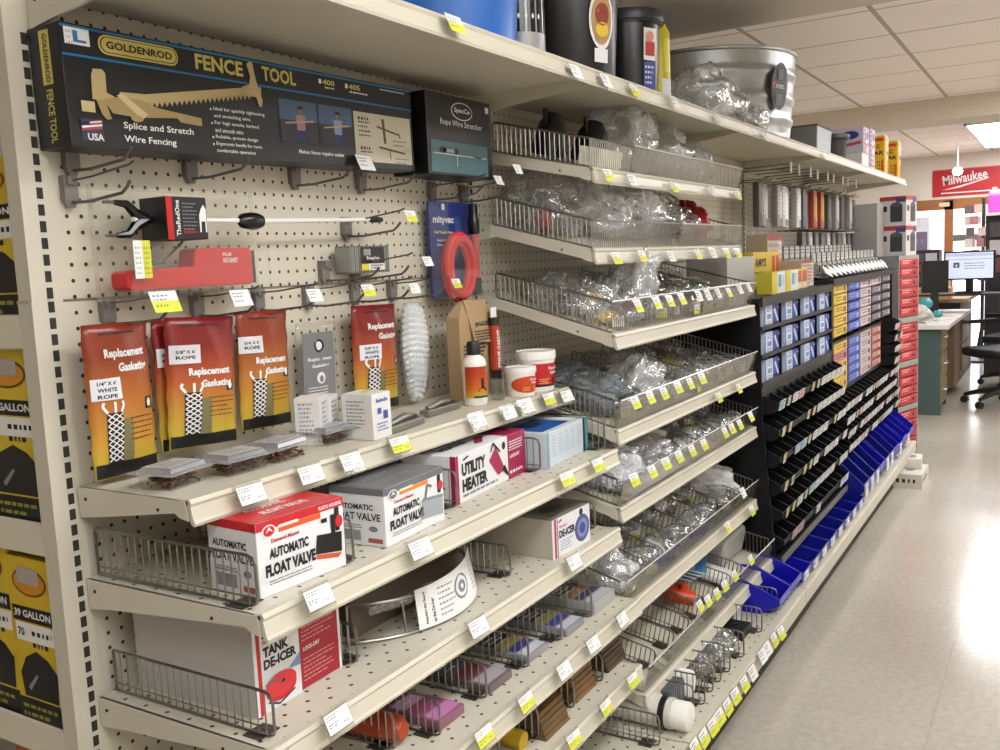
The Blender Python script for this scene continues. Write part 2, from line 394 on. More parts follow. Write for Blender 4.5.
def shelf(x0, x1, zb, yf, zf, label, deckm=None, lip=.035, group='beige steel shelves', hw=.05, ends=(1, 1), rear=0):
    """deck from the wall (y=-.006, zb) down to the rail (yf, zf); price rail in front, a bracket at each end"""
    xm = (x0+x1)/2; t = thing('metal_shelf', label, 'shelf', (xm, 0, zb), 0, group)
    a, b = x0-xm, x1-xm; dz = zf-zb
    m = MB(); yb = -.004
    if rear: m.box(a, -.004, -.003, b, rear, 0, STEEL)
    m.hexa([(a, yf, dz-.006), (b, yf, dz-.006), (b, yb, -.006), (a, yb, -.006), (a, yf, dz), (b, yf, dz), (b, yb, 0), (a, yb, 0)], deckm or STEEL)
    m.build('deck', t)
    r = MB(); prof = [(yf+.012, dz+.001), (yf-.003, dz+.003), (yf-.007, dz-.003), (yf-.0045, dz-.008), (yf-.009, dz-lip+.006), (yf-.012, dz-lip+.002), (yf-.010, dz-lip-.003), (yf-.003, dz-lip), (yf+.002, dz-.01), (yf+.012, dz-.003)]
    r.prism(prof, lambda y, z, k: (a if k == 0 else b, y, z), STEEL)
    r.build('price_rail', t)
    for k, x in enumerate((a, b)):
        if not ends[k]: continue
        s = 1 if k == 0 else -1
        br = MB(); pr = [(yb, 0.0), (yf+.006, dz), (yf+.001, dz-lip+.004), (yf+.02, dz-lip+.008), (yf+.03, dz-.02), (yb-.06, -hw*.86), (yb, -hw)]
        br.prism(pr, lambda y, z, q: (x+(-s*.0012 if q == 0 else s*.004), y, z), STEEL)
        for yy in (yb-.02, yf*.75): 
            zz = dz*(yy/yf)-.018
            br.lathe([(.0028, 0), (.0028, .0015), (0, .0015)], HOLE, 8, (x-s*.0016, yy, zz), M=Matrix.Rotation(-PI/2*s, 3, 'Y'))
        br.build('bracket', t)
    return t
# flat shelves of the pegboard bay
shelf(.004, 1.213, 1.08, -.262, 1.08, 'narrow beige shelf holding the screw boxes, bottle and tubs under the pouches', lip=.034)
shelf(.004, 1.213, .928, -.392, .928, 'beige shelf carrying the float valve boxes and the utility heater', DECK)
shelf(.004, 1.213, .727, -.392, .727, 'beige shelf carrying the tank de-icer and the curved wire guard', DECK)
shelf(.004, 1.213, .548, -.44, .548, 'beige shelf carrying the pink and blue packs between wire dividers', DECK)
shelf(.004, 1.213, .375, -.44, .375, 'beige shelf carrying the brown shim bundles', DECK)
# sloped basket shelves: wall height, rail depth, rail height
RS = [(1.704, -.345, 1.624), (1.516, -.342, 1.426), (1.325, -.390, 1.213), (1.078, -.390, .973), (.878, -.390, .772), (.606, -.388, .503), (.375, -.444, .285)]
RN = ['topmost', 'second', 'third', 'fourth', 'fifth', 'sixth', 'lowest']
for (zb, yf, zf), n in zip(RS, RN):
    shelf(1.225, 2.432, zb, yf, zf, '%s of the sloped beige shelves holding wire baskets' % n, None, .034, 'sloped basket shelves')
# top shelf, one length per bay
TD = ['long high beige shelf above the fence tool box, under the blue tub', 'high beige shelf length under the two black buckets', 'high beige shelf length under the galvanized tub',
      'high beige shelf length under the grey pan and cartons', 'high beige shelf length ending at the yellow canisters']
for i in range(5):
    shelf(XB[i]+.003, XB[i+1]-.003, 1.842, -.386, 1.842, TD[i], None, .036, 'high shelf lengths', .058, rear=.39)
# base deck with kick plate
BE = [0, 1.219, 2.438, 3.657, 5.32]
for i in range(4):
    a, b = BE[i]+.003, BE[i+1]-.003; xm = (a+b)/2
    t = thing('base_shelf', ['deep base shelf at floor level below the shim bundles', 'deep base shelf at floor level with the white filter pipes', 'deep base shelf at floor level under the first run of blue bins', 'deep base shelf at floor level under the far run of blue bins'][i], 'shelf', (xm, -.28, 0), 0, 'base shelves')
    m = MB().box(a-xm, -.27, .182, b-xm, .276, .188, DECK); m.build('deck', t)
    m = MB(); m.prism([(-.262, .19), (-.284, .19), (-.289, .182), (-.285, .176), (-.286, .128), (-.28, .122), (-.262, .122)], lambda y, z, k: ((a if k == 0 else b)-xm, y, z), STEEL); m.build('price_rail', t)
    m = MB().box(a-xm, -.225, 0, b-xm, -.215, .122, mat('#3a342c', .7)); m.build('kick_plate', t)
m = MB().box(-.03, -.5, 0, .0, -.005, .18, STEEL); tag(m.build('base_end_cap', bevel=.003), 'beige steel base end under the slotted post', 'panel')

# ------------------------------------------------------------------ end of the run: liner boxes on the cross shelves
#
#
def end_shelf(z, label):
    t = thing('end_shelf', label, 'shelf', (0, .34, z), 0, 'end shelves with liner boxes')
    MB().box(-.03, -.29, -.03, .28, .30, 0, STEEL).build('deck', t)
    MB().prism([(-.036, .004), (-.03, .006), (-.026, 0), (-.03, -.05), (-.038, -.046)], lambda x, zz, k: (x, -.304 if k == 0 else .30, zz), mat('#d4ccb8', .45)).build('price_rail', t)
end_shelf(1.352, 'short end shelf behind the slotted post, highest of three with liner boxes')
end_shelf(1.018, 'short end shelf behind the slotted post, middle of three with liner boxes')
end_shelf(.668, 'short end shelf behind the slotted post, lowest of three with liner boxes')
YB = mat('#d4b82e', .45)
def liner_box(y0, y1, z, h, label, kind=0, x=-.024):
    w = abs(y1-y0); t = thing('liner_box', label, 'box', (x, max(y0, y1), z), 0, 'trash bag boxes on the end shelves')
    col = [YB, mat('#d0b026', .45), mat('#b3702e', .5)][kind]
    MB().box(0, -w, 0, .22, 0, h, col).build('carton', t, bevel=.002)
    m = MB(); f = Face(m, (0, 0, 0), (0, -1, 0), (0, 0, 1))
    f.rect(0.002, 0, w-.002, h*.15, BLACK, 1); f.bars(.01, h*.11, w*.8, 2, .014, .006, mat('#8a8f3a', .6), 2)
    f.ell(w*.5, h*.86, w*.38, h*.085, mat('#6b4a1c', .5), 1); f.ell(w*.5, h*.86, w*.34, h*.072, mat('#d08a2a', .5), 2)
    f.poly([(w*.26, h*.85), (w*.72, h*.85), (w*.72, h*.94), (w*.26, h*.95)], mat('#a9a49a', .5), 3)
    f.rect(w*.06, h*.62, w*.97, h*.71, BLACK, 1); f.text(['33 GALLON', '39 GALLON', 'MULTI'][kind], w*.1, h*.645, h*.045, WHITE, w*.8, 2)
    f.rect(w*.1, h*.5, w*.97, h*.61, WHITE, 1); f.text(['30', '70', '20'][kind], w*.14, h*.53, h*.05, BLACK, None, 2); f.bars(w*.45, h*.57, w*.45, 2, .02, .008, INK, 2)
    f.poly([(w*.15, h*.16), (w*.9, h*.16), (w*.93, h*.34), (w*.75, h*.41), (w*.5, h*.45), (w*.25, h*.40), (w*.1, h*.3)], GLOSSBLACK, 1)
    f.poly([(w*.3, h*.2), (w*.5, h*.3), (w*.46, h*.31), (w*.25, h*.22)], GREYINK, 2)
    m.build('front_print', t)
liner_box(.040, .2, 1.352, .25, 'yellow liner box on the highest end shelf, beside the slotted post', 1)
liner_box(.205, .36, 1.352, .25, 'yellow liner box on the highest end shelf, farther from the post', 0)
liner_box(.040, .19, 1.018, .285, 'yellow trash bag box on the middle end shelf, beside the slotted post', 0)
liner_box(.195, .345, 1.018, .285, 'yellow trash bag box on the middle end shelf, farther from the post', 0)
liner_box(.040, .165, .668, .29, 'tall yellow trash bag box on the lowest end shelf, beside the slotted post', 1, -.03)
liner_box(.17, .30, .668, .305, 'tall yellow trash bag box on the lowest end shelf, farther from the post', 0)
liner_box(.09, .25, .30, .29, 'orange trash bag box under the lowest end shelf', 2, 0.0)
m = MB().box(-.02, .04, 0, .26, .64, .298, STEEL); tag(m.build('end_plinth', bevel=.003), 'beige steel plinth under the orange trash bag box', 'plinth')
# ------------------------------------------------------------------ peg hooks
HOOKM = mat('#6f6b66', .4, .6); PLATE = mat('#77726c', .5)
def hook_root(arm):
    t = thing('peg_hook', '-', 'hook')
    m = MB(); m.box(-.012, -.008, -.03, .012, .005, .008, PLATE).box(-.008, -.014, -.006, .008, -.008, .006, PLATE); m.prism([(-.012, -.03), (.012, -.03), (.006, -.042), (-.006, -.042)], lambda a, b, k: (a, -.006 if k else .002, b), PLATE)
    m.build('hook_plate', t)
    MB().tube([(0, -.008, -.034), (0, -.05, -.035), (0, -.13, -.028), (.0, -.142, -.020), (.0, -.15, -.012)], .0026, HOOKM, 6).build('prong', t)
    if arm:
        MB().tube([(0, -.008, 0), (0, -.06, .002), (.0, -.15, .012), (0, -.162, .016)], .0018, HOOKM, 6).build('label_arm', t)
    return t
HK = Proto(hook_root(False)); HA = Proto(hook_root(True))
g = 'peg hooks on the pegboard'
for i, (x, z) in enumerate(((.05, 1.612), (.285, 1.612), (.55, 1.612), (.76, 1.612))):
    HK.put((x, 0, z), 0, 'grey peg hook under the fence tool box, %s from the slotted post' % nth(i), g)
HA.put((.042, 0, 1.562), 0, 'grey peg hook with label arm above the prod pack', g)
HA.put((.70, 0, 1.51), 0, 'grey peg hook holding up the tip of the white rod', g)
HK.put((.62, 0, 1.418), 0, 'grey peg hook just below the staple pack', g)
HA.put((.72, 0, 1.418), 0, 'grey peg hook carrying the staple pack', g)
HA.put((1.03, 0, 1.60), 0, 'grey peg hook that the red tube pump hangs from', g)
HA.put((1.17, 0, 1.60), 0, 'empty grey peg hook beside the topmost wire basket', g)
for i, x in enumerate((.09, .275, .425, .566, .715, .848)):
    HA.put((x, 0, 1.368), 0, 'grey peg hook with label arm over the pouches, %s from the slotted post' % nth(i), g)

# ------------------------------------------------------------------ price tags
def tag_root(kind):
    t = thing('price_tag', '-', 'price tag'); T = Matrix.Rotation(math.radians(-24), 4, 'X')
    h = MB(); h.T = T; h.box(-.5, -.02, -.60, .5, 0, .04, CLEAR); h.box(-.62, -.03, -.2, -.5, .03, .1, CLEAR) if kind[0] == 'w' else None
    if kind[0] != 's': h.box(-.58, .0, -.68, .54, .012, .10, CLEAR)
    h.build('holder', t)
    m = MB(); m.T = T; hh = .78 if kind[0] == 'w' else 1.0; f = Face(m, (-.5, -.026, -.70*hh+.0), (1, 0, 0), (0, 0, hh)); f.V = Vector((0, 0, hh)); f.N = Vector((0, -1, 0))
    f.rect(0, 0, 1, .7, PAPER, 1)
    y = kind[1] == 'y'
    if y: f.rect(.0, 0, 1, .37, YEL, 2)
    if kind[0] == 'w':
        f.bars(.06, .62, .6, 2, .1, .045, GREYINK, 3, seed=3); f.bars(.08, .34, .4, 2, .09, .05, mat('#6a6f84', .7), 3) if not y else f.bars(.08, .3, .5, 2, .12, .06, mat('#8c8c34', .7), 3)
        f.bars(.66, .2, .26, 1, .1, .07, GREYINK, 3)
    else:
        f.bars(.1, .58, .7, 2, .13, .06, GREYINK, 3, seed=5); f.bars(.12, .26, .5, 1, .12, .08, mat('#8c8c34', .7) if y else GREYINK, 3)
    m.build('paper_label', t)
    return t
TG = {k: Proto(tag_root(k)) for k in ('ww', 'wy', 'sw', 'sy')}
def put_tags(data, y, where, grp, size, tilt=0, cat=None):
    data = sorted(data, key=lambda q: q[0])
    for i, (u, v, k) in enumerate(data):
        p = at(u, v, y=y)
        TG[k].put((p.x, y, p.z+.35*size), None, '%s price tag, %s, %s along' % ('yellow' if k[1] == 'y' else 'white', where, nth(i)), grp, rot=(tilt, 0, rnd.uniform(-.05, .05)), scale=size)
put_tags([(249, 497, 'ww'), (308.8, 477, 'ww'), (349, 464, 'ww'), (398, 447, 'wy'), (476, 423, 'ww'), (507, 415, 'ww'), (525, 409, 'ww'), (547, 401, 'wy'), (565, 398, 'ww')], -.281, 'narrow top shelf rail under the screw boxes', 'price tags under the screw boxes', .052)
put_tags([(316, 600, 'ww'), (418, 551, 'ww'), (565, 481, 'wy'), (596, 467, 'wy')], -.411, 'the rail under the float valve boxes', 'price tags under the float valve boxes', .054)
put_tags([(335, 722, 'ww'), (476, 629, 'ww'), (572, 564, 'ww')], -.411, 'the rail under the tank de-icer', 'price tags under the de-icer', .054)
put_tags([(482, 738, 'wy'), (524, 704, 'wy'), (562, 672, 'ww'), (591, 646, 'ww'), (620, 621, 'ww')], -.459, 'the rail under the pink and blue packs', 'price tags under the packs', .052)
put_tags([(572, 741, 'wy'), (604, 709, 'wy'), (631, 682, 'wy')], -.459, 'the rail under the shim bundles', 'price tags under the shims', .052)
put_tags([(606, 176, 'sy'), (630, 181, 'sw'), (672, 188, 'sy'), (711, 192, 'sw'), (736, 196, 'sy')], -.362, 'the topmost sloped shelf', 'price tags on the basket shelves', .048)
put_tags([(614, 259, 'sy'), (640, 257, 'sy'), (669, 257, 'sw'), (696, 255, 'sy'), (711, 254, 'sw'), (725, 254, 'sy'), (736, 254, 'sy')], -.360, 'the second sloped shelf', 'price tags on the basket shelves', .048)
put_tags([(636, 307, 'sy'), (655, 304, 'sy'), (668, 302, 'sy'), (680, 300, 'sy'), (697, 297, 'sw'), (706, 296, 'sw'), (716, 294, 'sw'), (727, 293, 'sy'), (738, 290, 'sw'), (747, 288, 'sw')], -.418, 'the front of the third sloped shelf', 'price tags on the basket shelves', .046)
put_tags([(633, 403, 'sy'), (648, 398, 'sy'), (662, 394, 'sy'), (676, 388, 'sy'), (688, 384, 'sy'), (700, 379, 'sy')], -.420, 'clear front of the fourth basket', 'price tags on the basket shelves', .048)
put_tags([(717, 398, 'sy'), (737, 389, 'sy')], -.408, 'rail under the fourth basket', 'price tags on the basket shelves', .046)
put_tags([(632, 480, 'sy'), (650, 472, 'sy'), (664, 464, 'sy'), (677, 457, 'sy'), (690, 451, 'sy'), (702, 445, 'sy'), (723, 433, 'sy'), (730, 429, 'sy'), (738, 425, 'sy'), (749, 417, 'sy')], -.420, 'clear front of the fifth basket', 'price tags on the basket shelves', .048)
put_tags([(726, 527, 'sy'), (750, 511, 'sy')], -.406, 'rail under the sixth basket', 'price tags on the basket shelves', .048)
put_tags([(741, 493, 'sw')], -.42, 'clear front of the sixth basket', 'price tags on the basket shelves', .048)
put_tags([(698, 606, 'sy'), (706, 601, 'sy'), (715, 594, 'sy'), (723, 586, 'sy'), (733, 576, 'sy'), (749, 560, 'sy')], -.472, 'clear front of the lowest basket', 'price tags on the basket shelves', .044)
put_tags([(692, 748, 'sy'), (701, 738, 'sy'), (710, 727, 'sy'), (717, 717, 'sy'), (725, 707, 'sy'), (733, 696, 'sy'), (742, 684, 'sy'), (750, 673, 'sw'), (760, 656, 'sw'), (765, 649, 'sw'), (772, 640, 'sy'), (779, 633, 'sy')], -.572, 'the base shelf rail', 'price tags on the base rail', .056)
def hung(u, v, k, y, size, what):
    p = at(u, v, y=y); TG[k].put((p.x, y, p.z+.35*size), 0, '%s price tag %s' % ('yellow and white' if k[1] == 'y' else 'white', what), 'price tags on the peg hooks', scale=size)
hung(162, 303, 'sy', -.166, .05, 'on the hook arm over the first orange pouch'); hung(238.5, 299, 'sw', -.166, .042, 'on the hook arm over the double pouch')
hung(312.5, 296, 'sw', -.166, .036, 'on the hook arm over the grey card pouch'); hung(366.5, 291, 'sy', -.166, .036, 'on the hook arm over the last orange pouch')
hung(413, 289, 'sw', -.166, .032, 'on the hook arm over the white rope bag'); hung(426, 262, 'sw', -.166, .032, 'on the hook arm beside the staple pack')
hung(409, 217, 'sy', -.166, .036, 'beyond the tip of the white rod'); hung(497, 181, 'sw', -.166, .034, 'on the hook arm beside the topmost wire basket')
hung(455, 284, 'sy', -.112, .034, 'in front of the red tube'); hung(362.5, 164, 'sw', -.092, .05, 'on the lower edge of the fence tool box')
hung(516, 170, 'sw', -.20, .036, 'in front of the clear bags of the second basket')
for i, (u, v, k) in enumerate(((452, 26, 'sy'), (573, 73, 'sw'), (603, 82, 'sw'), (632, 92, 'sy'), (672, 103, 'sw'), (717, 121, 'sw'), (764, 138, 'sw'), (824, 157, 'sw'))):
    p = at(u, v, y=-.402); TG[k].put((p.x, -.402, p.z+.018), 0, 'small price tag on the high shelf rail, %s from the slotted post' % nth(i), 'price tags on the high shelf', scale=.05)

# ------------------------------------------------------------------ cartons with printed faces
def carton(name, label, loc, rz, w, d, h, body, cat='box', group=None, rx=0):
    t = thing(name, label, cat, loc, rz, group, rot=(rx, 0, rz) if rx else None)
    m = MB(); m.box(0, 0, 0, w, d, h, body); m.build('carton', t, bevel=.0012)
    fm, em, tm = MB(), MB(), MB()
    return t, fm, Face(fm, (0, 0, 0), (1, 0, 0), (0, 0, 1)), em, Face(em, (0, d, 0), (0, -1, 0), (0, 0, 1)), tm, Face(tm, (0, 0, h), (1, 0, 0), (0, 1, 0))
def done(t, fm, em=None, tm=None):
    for m, n in ((fm, 'front_print'), (em, 'end_print'), (tm, 'top_print')):
        if m and m.v: m.build(n, t)
GOLD = mat('#cabb62', .5); CYAN = mat('#1f6fa0', .5); TAN = mat('#b8a474', .5); NAVY = mat('#15161d', .45)
# fence tool box
t, fm, f, em, e, tm, tp = carton('fence_tool_box', 'long black fence tool box lying on peg hooks under the high shelf', (-.002, -.083, 1.6045), 0, .856, .078, .178, mat('#17181b', .4))
t.rotation_euler = (0, -.016, 0)
W, H = .856, .178
f.rect(0, H*.76, W, H, NAVY, 1); f.rect(0, .965*H, W, .985*H, CYAN, 2); f.rect(0, .735*H, W, .755*H, CYAN, 2)
f.rect(.006, H*.83, .048, H*.965, PAPER, 3); f.text('L', .02, H*.85, H*.095, CYAN, .022, 4, .04); f.bars(.009, H*.94, .010, 3, .008, .004, GREYINK, 4)
f.pill(.062, H*.79, .212, H*.955, GOLD, 3); f.pill(.065, H*.805, .209, H*.94, BLACK, 4); f.pill(.067, H*.812, .207, H*.933, GOLD, 5); f.text('GOLDENROD', .075, H*.84, H*.065, BLACK, .124, 6, .03)
f.text('FENCE', .247, H*.80, H*.145, GOLD, .107, 4, .03); f.text('TOOL', .400, H*.80, H*.145, GOLD, .088, 4, .03)
f.rect(.553, H*.875, .561, H*.925, PAPER, 3); f.text('400', .564, H*.87, H*.06, GOLD, .036, 3); f.rect(.632, H*.875, .640, H*.925, PAPER, 3); f.text('405', .643, H*.87, H*.06, GOLD, .036, 3)
f.bars(.57, H*.85, .03, 1, .01, .003, PAPER, 3); f.bars(.645, H*.85, .06, 1, .01, .003, PAPER, 3); f.bars(.745, H*.94, .09, 1, .01, .002, PAPER, 3)
T2 = mat('#a5905e', .5); T3 = mat('#cdba8c', .5)
f.poly([(.088, .42*H), (.092, .49*H), (.14, .50*H), (.345, .69*H), (.395, .73*H), (.395, .655*H), (.345, .61*H), (.14, .42*H)], TAN, 3)
for i in range(22): f.poly([(.145+i*.0102, (.425+i*.0098)*H), (.1552+i*.0102, (.435+i*.0098)*H), (.150+i*.0102, (.385+i*.0098)*H)], TAN, 3)
f.poly([(.044, .60*H), (.048, .655*H), (.064, .66*H), (.069, .63*H), (.068, .47*H), (.082, .44*H), (.09, .40*H), (.042, .40*H)], TAN, 4); f.poly([(.022, .29*H), (.022, .38*H), (.045, .38*H), (.045, .29*H)], T3, 4); f.poly([(.048, .40*H), (.064, .40*H), (.072, .25*H), (.064, .24*H), (.056, .28*H)], T2, 5)
f.poly([(.06, .41*H), (.094, .45*H), (.13, .44*H), (.16, .39*H), (.20, .37*H), (.249, .345*H), (.249, .27*H), (.205, .285*H), (.198, .32*H), (.118, .285*H), (.075, .30*H)], T2, 5)
f.poly([(.085, .455*H), (.095, .48*H), (.14, .32*H), (.128, .27*H)], T3, 6); f.ell(.118, .275*H, .012, .03*H, T2, 7, 12)
f.poly([(.363, .93*H), (.370, .965*H), (.378, .96*H), (.381, .85*H), (.386, .74*H), (.396, .60*H), (.393, .53*H), (.386, .53*H), (.381, .62*H), (.345, .62*H), (.347, .70*H), (.366, .74*H), (.370, .82*H)], TAN, 5)
f.text('Splice and Stretch', .093, H*.165, H*.075, PAPER, .137, 3, .015); f.text('Wire Fencing', .092, H*.05, H*.075, PAPER, .10, 3, .015)
for i, s in enumerate(('Ideal for quickly tightening', 'and stretching wire.', 'For high tensile, barbed', 'and smooth wire', 'Reliable, proven design', 'Ergonomic handle for more', 'comfortable operation')):
    f.text(s, .278, H*(.43-i*.066), H*.042, PAPER, .0043*len(s), 3, .01)
    if i in (0, 2, 4, 5): f.ell(.272, H*(.445-i*.066), .002, .002, PAPER, 3, 8)
f.rect(.018, H*.05, .056, H*.235, mat('#33344a', .5), 2); f.poly([(.019, .13*H), (.054, .16*H), (.054, .235*H), (.019, .20*H)], mat('#a0444a', .5), 3); f.line((.019, .16*H), (.054, .19*H), .003, PAPER, 4); f.line((.019, .19*H), (.054, .22*H), .002, PAPER, 4); f.rect(.019, .18*H, .033, .23*H, mat('#2c3566', .5), 4); f.text('USA', .027, .055*H, .06*H, PAPER, .028, 5, .03)
for j, (a, b) in enumerate(((.437, .541), (.546, .646))):
    f.rect(a, .21*H, b, .65*H, mat('#46607c', .5), 2); f.rect(a, .21*H, b, .44*H, mat('#3c3a45', .6), 3)
    cx = (a+b)/2+.004; f.ell(cx, .545*H, .006, .008, mat('#8a6a55', .6), 4, 10); f.rect(cx-.007, .56*H, cx+.007, .59*H, BLACK, 5); f.poly([(cx-.011, .34*H), (cx+.011, .34*H), (cx+.013, .50*H), (cx-.013, .50*H)], mat('#7d93b8' if j else '#a77f86', .6), 4); f.rect(cx-.009, .22*H, cx+.01, .34*H, mat('#38386a', .6), 4); f.line((a+.012, .40*H), (b-.012, .45*H), .003, TAN, 6)
f.rect(.652, .07*H, .846, .635*H, mat('#c9c4ad', .6), 2); f.bars(.665, .58*H, .04, 1, .009, .006, INK, 3); f.bars(.665, .53*H, .04, 4, .009, .003, INK, 3); f.bars(.668, .24*H, .035, 1, .009, .006, INK, 3); f.bars(.668, .19*H, .04, 3, .009, .003, INK, 3)
f.poly([(.743, .58*H), (.752, .59*H), (.756, .30*H), (.748, .30*H)], mat('#5c5140', .6), 3); f.line((.725, .49*H), (.80, .42*H), .004, mat('#57503c', .6), 4); f.line((.80, .44*H), (.805, .38*H), .004, mat('#57503c', .6), 4); f.line((.73, .25*H), (.82, .2*H), .004, mat('#57503c', .6), 4); f.line((.765, .24*H), (.768, .12*H), .003, mat('#57503c', .6), 4); f.bars(.78, .35*H, .05, 2, .009, .003, GREYINK, 3); f.bars(.785, .14*H, .05, 2, .009, .003, GREYINK, 3)
f.text('Makes fence repairs easier', .482, .085*H, .055*H, PAPER, .132, 3, .015)
e.poly([(.028, .52*H), (.052, .52*H), (.052, .96*H), (.028, .96*H)], GOLD, 1); e.text('GOLDENROD', .036, .93*H, .011, BLACK, .07, 2, .02, rot=-PI/2)
e.text('FENCE TOOL', .033, .48*H, .016, GOLD, .078, 2, .02, rot=-PI/2)
done(t, fm, em, tm)
# rope wire stretcher box
t, fm, f, em, e, tm, tp = carton('wire_stretcher_box', 'black rope wire stretcher box beside the long fence tool box', (.876, -.105, 1.613), 0, .278, .10, .185, mat('#141416', .4))
W, H = .278, .185
f.ell(.148, .82*H, .046, .021, PAPER, 1); f.ell(.148, .82*H, .043, .0185, BLACK, 2); f.text('SpecCo', .114, .785*H, .014, PAPER, .068, 3); f.text('Rope Wire Stretcher', .055, .60*H, .018, PAPER, .18, 2, .012)
f.rect(.014, .03*H, .256, .42*H, mat('#50757c', .5), 1); f.ell(.06, .31*H, .016, .007, BLACK, 2); f.rect(.06, .285*H, .118, .325*H, mat('#9fb2b4', .5), 2); f.ell(.115, .305*H, .009, .008, BLACK, 3); f.line((.118, .29*H), (.118, .12*H), .002, PAPER, 3); f.line((.02, .26*H), (.25, .26*H), .002, PAPER, 2); f.line((.19, .27*H), (.225, .255*H), .003, BLACK, 3)
f.rect(.252, .86*H, .268, .94*H, PAPER, 2); f.rect(0, .0, .006, H, mat('#2c2c30', .4), 1)
done(t, fm, em, tm)

# shelf of heater and float-valve boxes
CW = mat('#dedfe0', .45); MAG = mat('#9c1648', .45); REDP = mat('#c2242b', .4); GREYP = mat('#6b6c70', .45)
def float_box(label, loc, rz, w, d, h, accent, small, plastic):
    t, fm, f, em, e, tm, tp = carton('float_valve_box', label, loc, rz, w, d, h, CW)
    f.rect(0, h*.88, w, h, accent, 1); f.rect(w*.24, h*.80, w*.72, h*.875, mat('#e8853a', .5) if not plastic else mat('#e05a2a', .5), 1); f.rect(w*.24, h*.86, w*.46, h*.9, PAPER, 2)
    f.ell(w*.13, h*.86, w*.075, h*.085, PAPER, 3); f.ell(w*.13, h*.86, w*.06, h*.068, accent, 4); f.poly([(w*.09, h*.84), (w*.13, h*.92), (w*.17, h*.84), (w*.13, h*.87)], PAPER, 5)
    f.text('Demand-Master', w*.15, h*.69, h*.055, REDP, w*.32, 2); f.text('AUTOMATIC', w*.12, h*.48, h*.14, INK, w*.44, 2, .05); f.text('FLOAT VALVE', w*.07, h*.25, h*.17, INK, w*.56, 2, .06)
    f.bars(w*.1, h*.2, w*.5, 2, h*.04, h*.015, GREYINK, 2)
    if plastic:
        f.poly([(w*.63, h*.32), (w*.95, h*.24), (w*.96, h*.52), (w*.66, h*.58)], BLACK, 2); f.poly([(w*.64, h*.25), (w*.9, h*.17), (w*.95, h*.22), (w*.64, h*.31)], mat('#c8542a', .4), 2); f.rect(w*.83, h*.52, w*.88, h*.8, BLACK, 3); f.rect(w*.72, h*.72, w*.79, h*.78, BLACK, 2)
        f.text('PLASTIC HOUSING', w*.7, h*.91, h*.05, PAPER, w*.27, 2)
    else:
        f.poly([(w*.57, h*.20), (w*.97, h*.14), (w*.97, h*.45), (w*.6, h*.52)], mat('#9ba1a6', .4), 2); f.poly([(w*.6, h*.52), (w*.97, h*.45), (w*.97, h*.5), (w*.62, h*.57)], mat('#7d858b', .4), 3); f.line((w*.66, h*.55), (w*.7, h*.78), .006, GREYP, 3); f.line((w*.7, h*.78), (w*.78, h*.72), .005, GREYP, 3)
    f.rect(w*.885, h*.55, w*.94, h*.88, INK, 2); f.ell(w*.93, h*.68, w*.045, h*.09, REDP, 4)
    e.rect(0, h*.88, d, h, accent, 1); e.text('AUTOMATIC', d*.1, h*.62, h*.1, INK, d*.7, 2); e.text('FLOAT VALVE', d*.02, h*.44, h*.13, INK, d*.9, 2, .02); e.bars(d*.1, h*.36, d*.5, 2, h*.04, h*.02, GREYINK, 2)
    e.rect(d*.12, h*.08, d*.55, h*.26, mat('#8e8f92', .5), 1); e.ell(d*.78, h*.3, d*.08, h*.05, GREYINK, 1); e.rect(d*.68, h*.06, d*.94, h*.14, mat('#aa5555', .5), 1)
    tp.rect(0, 0, w, d, accent, 1); tp.text('AUTOMATIC', w*.2, d*.55, d*.17, PAPER if plastic else mat('#8c8d90', .5), w*.45, 2); tp.text('FLOAT VALVE', w*.25, d*.25, d*.17, PAPER if plastic else mat('#8c8d90', .5), w*.5, 2)
    done(t, fm, em, tm)
float_box('red topped white carton printed AUTOMATIC FLOAT VALVE, plastic housing kind', (.051, -.345, .9285), math.radians(-4), .178, .112, .114, REDP, 0, True)
float_box('grey topped white carton printed AUTOMATIC FLOAT VALVE', (.328, -.362, .9285), math.radians(3), .19, .118, .102, GREYP, 0, False)
t, fm, f, em, e, tm, tp = carton('utility_heater_box', 'white and magenta utility heater carton on the shelf with the float valve boxes', (.612, -.318, .9285), math.radians(4), .315, .13, .098, CW)
w, d, h = .315, .13, .098
f.rect(w*.72, 0, w, h, MAG, 1); f.rect(0, 0, w*.03, h, MAG, 1); f.text('UTILITY', w*.07, h*.53, h*.27, INK, w*.32, 2, .06); f.text('HEATER', w*.07, h*.20, h*.27, INK, w*.34, 2, .06); f.bars(w*.07, h*.15, w*.5, 1, .01, h*.05, GREYINK, 2)
f.line((w*.09, h*.87), (w*.16, h*.92), .004, INK, 2)
f.poly([(w*.44, h*.62), (w*.54, h*.86), (w*.63, h*.45), (w*.66, h*.28), (w*.56, h*.22)], MAG, 3); f.line((w*.46, h*.80), (w*.50, h*.97), .005, INK, 4); f.line((w*.50, h*.97), (w*.6, h*.72), .005, INK, 4); f.poly([(w*.62, h*.3), (w*.7, h*.12), (w*.72, h*.12), (w*.66, h*.4)], INK, 4); f.ell(w*.66, h*.82, w*.025, h*.09, INK, 2)
f.bars(w*.74, h*.85, w*.22, 4, h*.06, h*.025, PAPER, 2); f.text('LOCK-DRY', w*.75, h*.47, h*.08, PAPER, w*.15, 2); f.bars(w*.74, h*.18, w*.22, 1, h*.05, h*.06, PAPER, 2)
e.text('UTILITY', d*.2, h*.55, h*.2, INK, d*.6, 2); e.text('HEATER', d*.2, h*.3, h*.2, INK, d*.6, 2); e.rect(d*.9, 0, d, h, MAG, 1)
